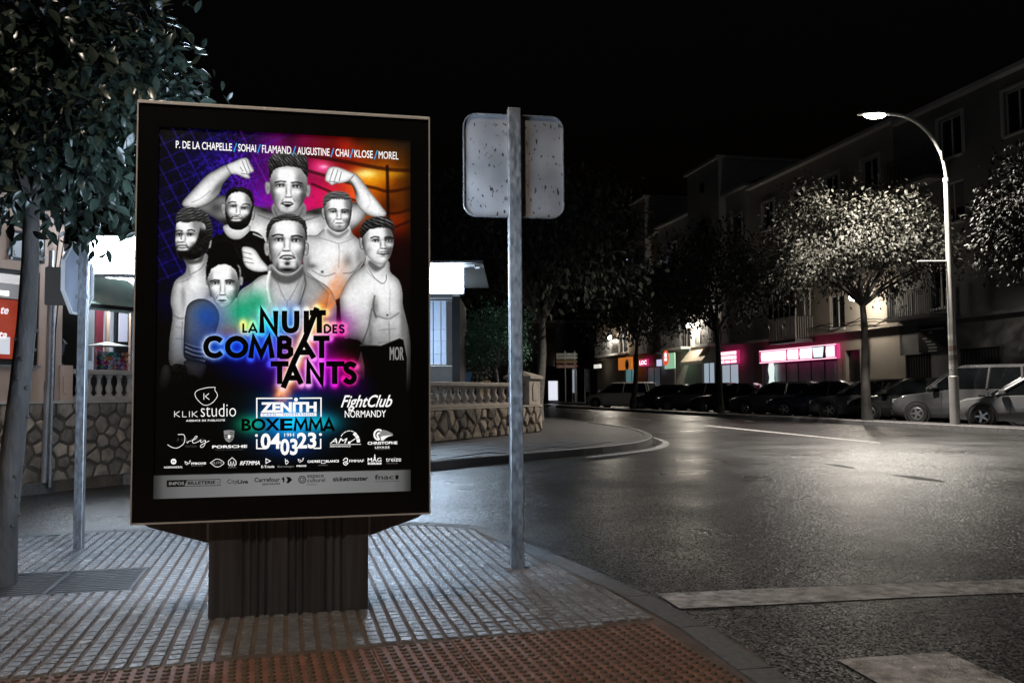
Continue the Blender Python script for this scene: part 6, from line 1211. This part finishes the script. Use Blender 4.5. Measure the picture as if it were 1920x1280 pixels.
# ================================================================ street trees
def island_tree(name, label, px, cpx, cpy, rad, leaf, n_, per, m, seed, off=7.4, fork=.85, base_u=None, tr=.13, sp=None):
    u = U(px, off); B = fw(u, off, FZ-.01); c = at(cpx, cpy, B.y); return tree(name, label, B, c, rad, leaf, n_, per, m, M_BARK, tr, seed, .5, sp or leaf*1.6, fork=fork, group='street trees')
island_tree('street_tree', 'broad street tree lit from above by the tall street lamp', 1627, 1612, 462, (3.05, 2.5, 1.62), .14, 115, 130, M_LF1, 23, fork=1.10, sp=.27)
island_tree('street_tree', 'dark street tree in front of the pink square sign', 1352, 1340, 528, (3.1, 2.4, 2.1), .20, 110, 90, M_LF2, 29, fork=1.0, sp=.4)
island_tree('street_tree', 'dark street tree behind the white minivan', 1186, 1196, 572, (3.2, 2.4, 2.1), .24, 110, 80, M_LF2, 31, fork=.9, sp=.42)
island_tree('street_tree', 'street tree beyond the tall street lamp, only its outer leaves in view', 2010, 1985, 405, (1.75, 1.6, 1.7), .14, 90, 110, M_LF1, 37, fork=.95, sp=.24)
# ================================================================ tall street lamp
M_POLE = mat('lamp_pole', (.45, .44, .42), .45, .3, var=.15, vscale=3)
def street_lamp(label, B, rot, H, reach, power, aim, group='tall street lamps', spread=140, col=(1., .93, .83)):
    t = thing('street_lamp', label, 'street lamp', B, rot, group); hs_ = H*.78
    MB().tube([(0, 0, -.05), (0, 0, 1.3), (0, 0, 1.32), (0, 0, hs_)], [.13, .13, .105, .075], 12).build('pole', M_POLE, t, True)
    arc = [(0, 0, hs_)]+[(reach*.78*(1-math.cos(a)), 0, hs_+(H-hs_)*math.sin(a)) for a in np.linspace(.12, math.pi/2, 10)]+[(reach*.92, 0, H)]
    MB().tube(arc, .05, 10).build('arm', M_POLE, t, True); MB().tube([(0, 0, hs_-.06), (0, 0, hs_+.05)], .09, 12).build('collar', M_POLE, t)
    hd = MB().lathe([(.02, -.42), (.12, -.3), (.16, 0), (.13, .3), (.05, .42)], 12, (0, 0, 0), 'x'); hd.v = [(x+reach, y, H+max(z, -.02)*.75) for x, y, z in hd.v]; hd.build('lamp_head', mat('lamp_shell', (.3, .3, .3), .4, .4), t, True)
    gl = MB().lathe([(.02, -.30), (.09, -.2), (.115, 0), (.09, .2), (.02, .30)], 12, (0, 0, 0), 'x'); gl.v = [(x+reach-.06, y, H-.03+min(z, 0.)*1.0) for x, y, z in gl.v]; gl.build('lamp_glass', mat('street_lamp_glow', (.9, .88, .8), .5, emit=(1., .95, .86), es=60., sample='NONE'), t, True)
    l = lamp(t, 'street_light', 'SPOT', (reach-.06, 0, H-.18), power, col, shadow_soft_size=.14, spot_size=R(spread), spot_blend=.6); return t
uL = U(1789, 7.4); BL = fw(uL, 7.4, FZ-.01); head = at(1636, 214, BL.y+.1); vec = (head-BL).xy; HL = head.z-BL.z
sl = street_lamp('tall curved street lamp shining over the road next to the lit tree', BL, math.atan2(vec.y, vec.x), HL, vec.length, 9500, None, spread=142)
a = at(1720, 490, BL.y); q0 = math.atan2(vec.y, vec.x); MB().tube([(0, 0, a.z-BL.z), ((a.x-BL.x), 0, a.z-BL.z)], .028, 6).build('side_arm', M_POLE, sl, rz=-q0); 
for k, z in enumerate((1.5, 1.75, 2.0, 2.3)): MB().tube([(0, 0, z), (0, 0, z+.14)], .108-.0015*k, 10).build('sticker', (M_TRIMW, M_W2, M_RED, M_TRIMW)[k] if k != 2 else mat('sticker_red', (.22, .15, .14), .6), sl)
street_lamp('tall curved street lamp on the near pavement facing the lit display', Vector((-4.6, -1.8, 0)), R(40), 8.6, 2.6, 1600, None, col=(1., .84, .68))
# ================================================================ parked cars
M_TYRE = mat('tyre', (.012, .012, .012), .8); M_RIM = mat('rim', (.45, .45, .46), .3, .9); M_CGL = mat('car_glass', (.006, .007, .008), .05, spec=.7); M_PLATE = mat('plate', (.55, .55, .54), .5); M_TAIL = mat('tail_light', (.25, .01, .01), .15, spec=.7); M_HEAD = mat('head_light', (.6, .62, .65), .08, .4); M_BLK = mat('black_plastic', (.015, .015, .015), .6); M_CHR = mat('chrome', (.6, .6, .6), .12, 1.)
wheel_t = MB().lathe([(.19, -.10), (.30, -.11), (.325, -.08), (.33, 0), (.325, .08), (.30, .11), (.19, .10)], 20, (0, 0, 0), 'y').mesh('tyre', M_TYRE, True)
wr = MB().lathe([(.195, -.06), (.195, .09), (.17, .10), (.155, .07), (.05, .075), (.045, .095), (.01, .097)], 20, (0, 0, 0), 'y')
for k in range(5):
    a = k*2*math.pi/5; c, s_ = math.cos(a), math.sin(a); n_ = (-s_, c); P_ = [(c*.04+n_[0]*.03, s_*.04+n_[1]*.03), (c*.17+n_[0]*.022, s_*.17+n_[1]*.022), (c*.17-n_[0]*.022, s_*.17-n_[1]*.022), (c*.04-n_[0]*.03, s_*.04-n_[1]*.03)]; wr.prism(P_, 'y', .076, .098)
wheel_r = wr.mesh('rim', M_RIM)
def car(label, u, off, head, paint_, kind='hatch', W=1.74):
    L, H, belt, hood, nose = {'hatch': (4.1, 1.46, .93, .90, .66), 'sedan': (4.4, 1.44, .92, .90, .64), 'mpv': (4.6, 1.70, 1.02, .98, .70), 'van': (4.4, 1.82, 1.10, 1.02, .74), 'wagon': (4.5, 1.50, .95, .92, .66)}[kind]
    B = fw(u, off, RZ); t = thing('parked_car', label, 'car', B, head, 'cars parked across the street'); h = L/2; w_ = W/2
    tr_ = belt if kind != 'sedan' else belt+.04
    st_ = [(-h, .40, .80*tr_, .86), (-h+.06, .26, tr_*.96, .93), (-h+.5, .22, tr_, .985), (-h*.3, .20, belt, 1.), (h*.22, .20, belt-.01, 1.), (h*.42, .20, hood, .985), (h*.8, .22, nose+.16, .95), (h-.10, .26, nose+.04, .86), (h, .34, nose-.10, .76)]
    vs = []; 
    for x, zb, zt, k in st_:
        ww = w_*k; vs += [(x, -ww*.90, zb), (x, -ww, zb+.14), (x, -ww, (zb+zt)/2+.06), (x, -ww*.955, zt-.04), (x, -ww*.86, zt), (x, ww*.86, zt), (x, ww*.955, zt-.04), (x, ww, (zb+zt)/2+.06), (x, ww, zb+.14), (x, ww*.90, zb)]
    n_ = 10; fs = [(i*n_+k, i*n_+(k+1) % n_, (i+1)*n_+(k+1) % n_, (i+1)*n_+k) for i in range(len(st_)-1) for k in range(n_)]+[tuple(range(n_))[::-1], tuple((len(st_)-1)*n_+k for k in range(n_))]
    body = MB().add(vs, fs).build('body', paint_, t, True)
    # greenhouse
    rb_, rt, ft, fb = {'hatch': (-h+.10, -h+.55, h*.10, h*.50), 'sedan': (-h+.75, -h+1.35, h*.06, h*.46), 'mpv': (-h+.05, -h+.30, h*.18, h*.66), 'van': (-h+.04, -h+.14, h*.12, h*.52), 'wagon': (-h+.08, -h+.42, h*.08, h*.48)}[kind]
    def ringz(z, xr_, xf_, k): return [(xr_, -w_*k*.93, z), (xr_+.12, -w_*k, z), (xf_-.12, -w_*k*.98, z), (xf_, -w_*k*.84, z), (xf_, w_*k*.84, z), (xf_-.12, w_*k*.98, z), (xr_+.12, w_*k, z), (xr_, w_*k*.93, z)]
    g0, g1, g2 = ringz(belt-.02, rb_, fb, .94), ringz(H-.10, rt-.06, ft+.10, .80), ringz(H-.012, rt+.10, ft-.12, .70)
    def loft(a, b, extra=False): n8 = len(a); return a+b, [(i, (i+1) % n8, n8+(i+1) % n8, n8+i) for i in range(n8)]+([tuple(n8+i for i in range(n8))] if extra else [])
    MB().add(*loft(g0, g1)).build('windows', M_CGL, t, True); MB().add(*loft(g1, g2, True)).build('roof', paint_, t, True)
    def pillar_(a, b, ra): MB().tube([a, b], ra, 5).build('window_pillar', paint_, t, True)
    for i in range(8): pillar_(g0[i], g1[i], [.045, .035])
    for s_ in (-1, 1):
        xm = (rb_+fb)/2-.05; pillar_((xm, s_*w_*.945, belt-.02), (xm-.08, s_*w_*.80, H-.10), [.045, .04])
        if kind in ('mpv', 'wagon', 'van'): xm -= .95; pillar_((xm, s_*w_*.945, belt-.02), (xm+.02, s_*w_*.81, H-.10), [.06, .05])
    for s_ in (-1, 1):
        for x in (-h+.78, h-.80):
            MB().lathe([(.385, .0), (.385, .006)], 20, (x, s_*(w_+.002) if s_ > 0 else -w_-.008, .335), 'y').build('wheel_arch', M_BLK, t)
            wh = link('wheel', None, t, (x, s_*(w_-.07), .33), 0 if s_ > 0 else math.pi); link('tyre', wheel_t, wh); link('rim', wheel_r, wh, (0, .014, 0))
        MB().cbox(fb-.38, fb-.20, s_*w_+(-.02 if s_ > 0 else -.14), s_*w_+(.14 if s_ > 0 else .02), belt+.0, belt+.13, .03).build('mirror', paint_, t)
        MB().cbox(h-.34, h-.02, s_*w_*.62-.16, s_*w_*.62+.16, nose-.10, nose+.05, .03).build('headlight', M_HEAD, t)
        MB().cbox(-h-.012, -h+.10, s_*w_*.74-.10, s_*w_*.74+.10, tr_*.74, tr_*.74+.22 if kind not in ('mpv', 'van') else tr_*.95+.2, .02).build('tail_light', M_TAIL, t)
        for x in (fb-.45, (rb_+fb)/2-.08): MB().box(x-.006, x+.006, s_*(w_+.001)-.004, s_*(w_+.001)+.004, .36, belt-.08).build('door_seam', M_BLK, t)
        for x in ((rb_+fb)/2+.1, (rb_+fb)/2-.75): MB().box(x-.09, x+.09, s_*(w_+.014)-.014, s_*(w_+.014)+.014, belt-.20, belt-.165).build('door_handle', paint_, t)
    MB().box(-h-.02, -h-.012, -.26, .26, .60, .71).build('plate', M_PLATE, t); MB().box(h+.004, h+.012, -.26, .26, .38, .49).build('plate', M_PLATE, t)
    MB().cbox(-h-.05, -h+.12, -w_*.88, w_*.88, .33, .50, .03).build('bumper', M_BLK if kind == 'van' else paint_, t); MB().cbox(h-.16, h+.03, -w_*.76, w_*.76, .26, .44, .03).build('bumper', M_BLK, t)
    return t
def paintm(name, c, r_=.22, mt=.3): 
    m = mat(name, c, r_, mt, spec=.6); m.node_tree.nodes['Principled BSDF'].inputs['Coat Weight'].default_value = .6; return m
P_WH, P_BK, P_DG, P_SV, P_NV = paintm('paint_white', (.60, .58, .57), .3, 0), paintm('paint_black', (.03, .03, .032)), paintm('paint_graphite', (.11, .11, .115)), paintm('paint_silver', (.20, .20, .205)), paintm('paint_navy', (.03, .04, .07))
HD = FROT+R(40)
for lab, px, off, kd, pt, hd in (('white minivan with dark windows at the far end of the parked row', 1166, 5.0, 'mpv', P_WH, HD+R(6)), ('black hatchback parked next to the white minivan', 1250, 4.9, 'hatch', P_BK, HD), ('graphite estate car parked before the cream awning', 1312, 4.9, 'wagon', P_DG, HD), ('black saloon parked under the square pink sign', 1384, 4.9, 'sedan', P_BK, HD),
                             ('graphite hatchback parked under the long pink sign', 1462, 4.9, 'hatch', P_DG, HD), ('navy saloon parked before the stone framed door', 1550, 4.9, 'sedan', P_NV, HD), ('graphite hatchback parked behind the lit tree trunk', 1634, 4.9, 'hatch', P_DG, HD), ('black hatchback parked between the lit tree and the tall lamp', 1716, 4.9, 'hatch', P_BK, HD),
                             ('tall dark grey van parked beside the tall street lamp', 1822, 4.6, 'van', P_DG, HD), ('pale silver car parked past the van, its nose towards the road', 1945, 5.2, 'hatch', P_SV, HD+R(2))): car(lab, U(px, off), off, hd, pt, kd)
# ================================================================ far street furniture
lp_ = thing('advertising_pillar', 'small glowing white advertising panel at the far kerb', 'advertising panel', (at(1038, 752, 84).x, 84, FZ)); z_ = lambda py: at(1038, py, 84).z-FZ
MB().cbox(-.55, .55, 0, .25, 0, z_(711), .03).build('case', M_RAIL, lp_); MB().box(-.48, .40, -.01, -.002, z_(750), z_(714)).build('lit_face', mat('far_panel_lit', (.7, .7, .75), .5, emit=(.85, .88, 1.), es=.85), lp_)
ds = thing('direction_sign', 'stack of direction boards on two posts with a red lowest board', 'direction sign', (at(1066, 745, 80).x, 80, FZ)); z_ = lambda py: at(1066, py, 80).z-FZ; x_ = lambda px: at(px, 690, 80).x-ds.location.x
for px in (1060, 1078): MB().tube([(x_(px), 0, -.05), (x_(px), 0, z_(658))], .06, 6).build('post', M_GALV, ds)
for y0, y1, m_ in ((662, 667, mat('board_white2', (.4, .42, .42), .5)), (668, 673, mat('board_white2', (.4, .4, .4))), (675, 680.5, mat('board_brown', (.20, .12, .04), .5)), (683, 690, mat('board_red', (.22, .05, .04), .5))):
    o = MB().prism([(x_(1043), z_(y1)), (x_(1080), z_(y1)), (x_(1084), z_((y0+y1)/2)), (x_(1080), z_(y0)), (x_(1043), z_(y0))], 'y', -.1, -.07).build('board', m_, ds)
    if y0 == 683: text3d('lettering', 'Casco Histórico', mat('board_text', (.6, .58, .55), .5), o, x_(1045), x_(1078), z_(689), z_(684), -.102, .01)
ph = thing('phone_booth', 'slim phone booth frame with upright lettering beside the direction boards', 'phone booth', (at(1102, 755, 82).x, 82, FZ)); z_ = lambda py: at(1102, py, 82).z-FZ
for x in (-.25, .22): MB().box(x-.04, x+.04, -.04, .04, 0, z_(690)).build('post', M_TRIMW, ph)
MB().box(-.21, .18, -.02, .02, z_(735), z_(692)).build('panel', mat('booth_blue', (.03, .05, .09), .3), ph)
for k, ch in enumerate('Telefónica'): 
    dz = (z_(694)-z_(733))/10; text3d('letter', ch, mat('booth_text', (.5, .55, .6), .5), ph, -.12, .10, z_(733)+dz*(9-k)*1.0, z_(733)+dz*(9-k+.8), -.025, .01)
tt = thing('lit_totem', 'tall narrow lit totem on two thin legs by the direction boards', 'totem', (at(1077, 755, 81).x, 81, FZ)); z_ = lambda py: at(1077, py, 81).z-FZ
for x in (-.16, .22): MB().tube([(x, 0, -.05), (x, 0, z_(692))], .035, 6).build('leg', M_GALV, tt)
MB().box(-.16, .12, -.06, .06, z_(736), z_(692)).build('lit_face', mat('totem_lit', (.5, .55, .6), .5, emit=(.7, .8, 1.), es=.25), tt)
pc = thing('crossing_sign', 'square blue pedestrian crossing sign on a thin pole behind the capped pillar', 'road sign', (at(1016, 745, 58).x, 58, FZ)); z_ = lambda py: at(1016, py, 58).z-FZ
MB().tube([(0, .05, -.05), (0, .05, z_(676))], .04, 6).build('pole', M_GALV, pc); o = MB().box(-.22, .22, -.02, 0, z_(693), z_(677)).build('sign_plate', mat('sign_blue', (.03, .06, .16), .5), pc); MB().add([(-.14, -.022, z_(691)), (.14, -.022, z_(691)), (0, -.022, z_(679))], [(0, 1, 2)]).build('white_triangle', M_TRIMW, o)
ne = thing('no_entry_sign', 'round dark red road sign on a thin pole behind the white minivan', 'road sign', fw(U(1193, 3.2), 3.2, FZ), FROT+R(180)); u = U(1193, 3.2); z1 = fz(u, 661, 1193, 3.2)-FZ; z0 = fz(u, 682, 1193, 3.2)-FZ
MB().tube([(0, .05, -.05), (0, .05, z1)], .04, 6).build('pole', M_GALV, ne); MB().lathe([((z1-z0)/2, -.02), ((z1-z0)/2, 0)], 20, (0, 0, (z0+z1)/2), 'y').build('sign_plate', mat('sign_darkred', (.16, .015, .02), .5), ne); MB().box(-.35, .35, -.025, -.021, (z0+z1)/2-.09, (z0+z1)/2+.09).build('white_bar', M_TRIMW, ne)
# ================================================================ light of the restaurant room
for x, y, z in lamp_in: lamp(rm, 'room_light', 'POINT', (x, y, z), 75, (.86, .93, 1.), shadow_soft_size=.2)
lamp(pv, 'pavilion_light', 'POINT', (at(760, 590, YP+1.5).x, YP+1.5, 2.3), 130, (.82, .91, 1.), shadow_soft_size=.2)
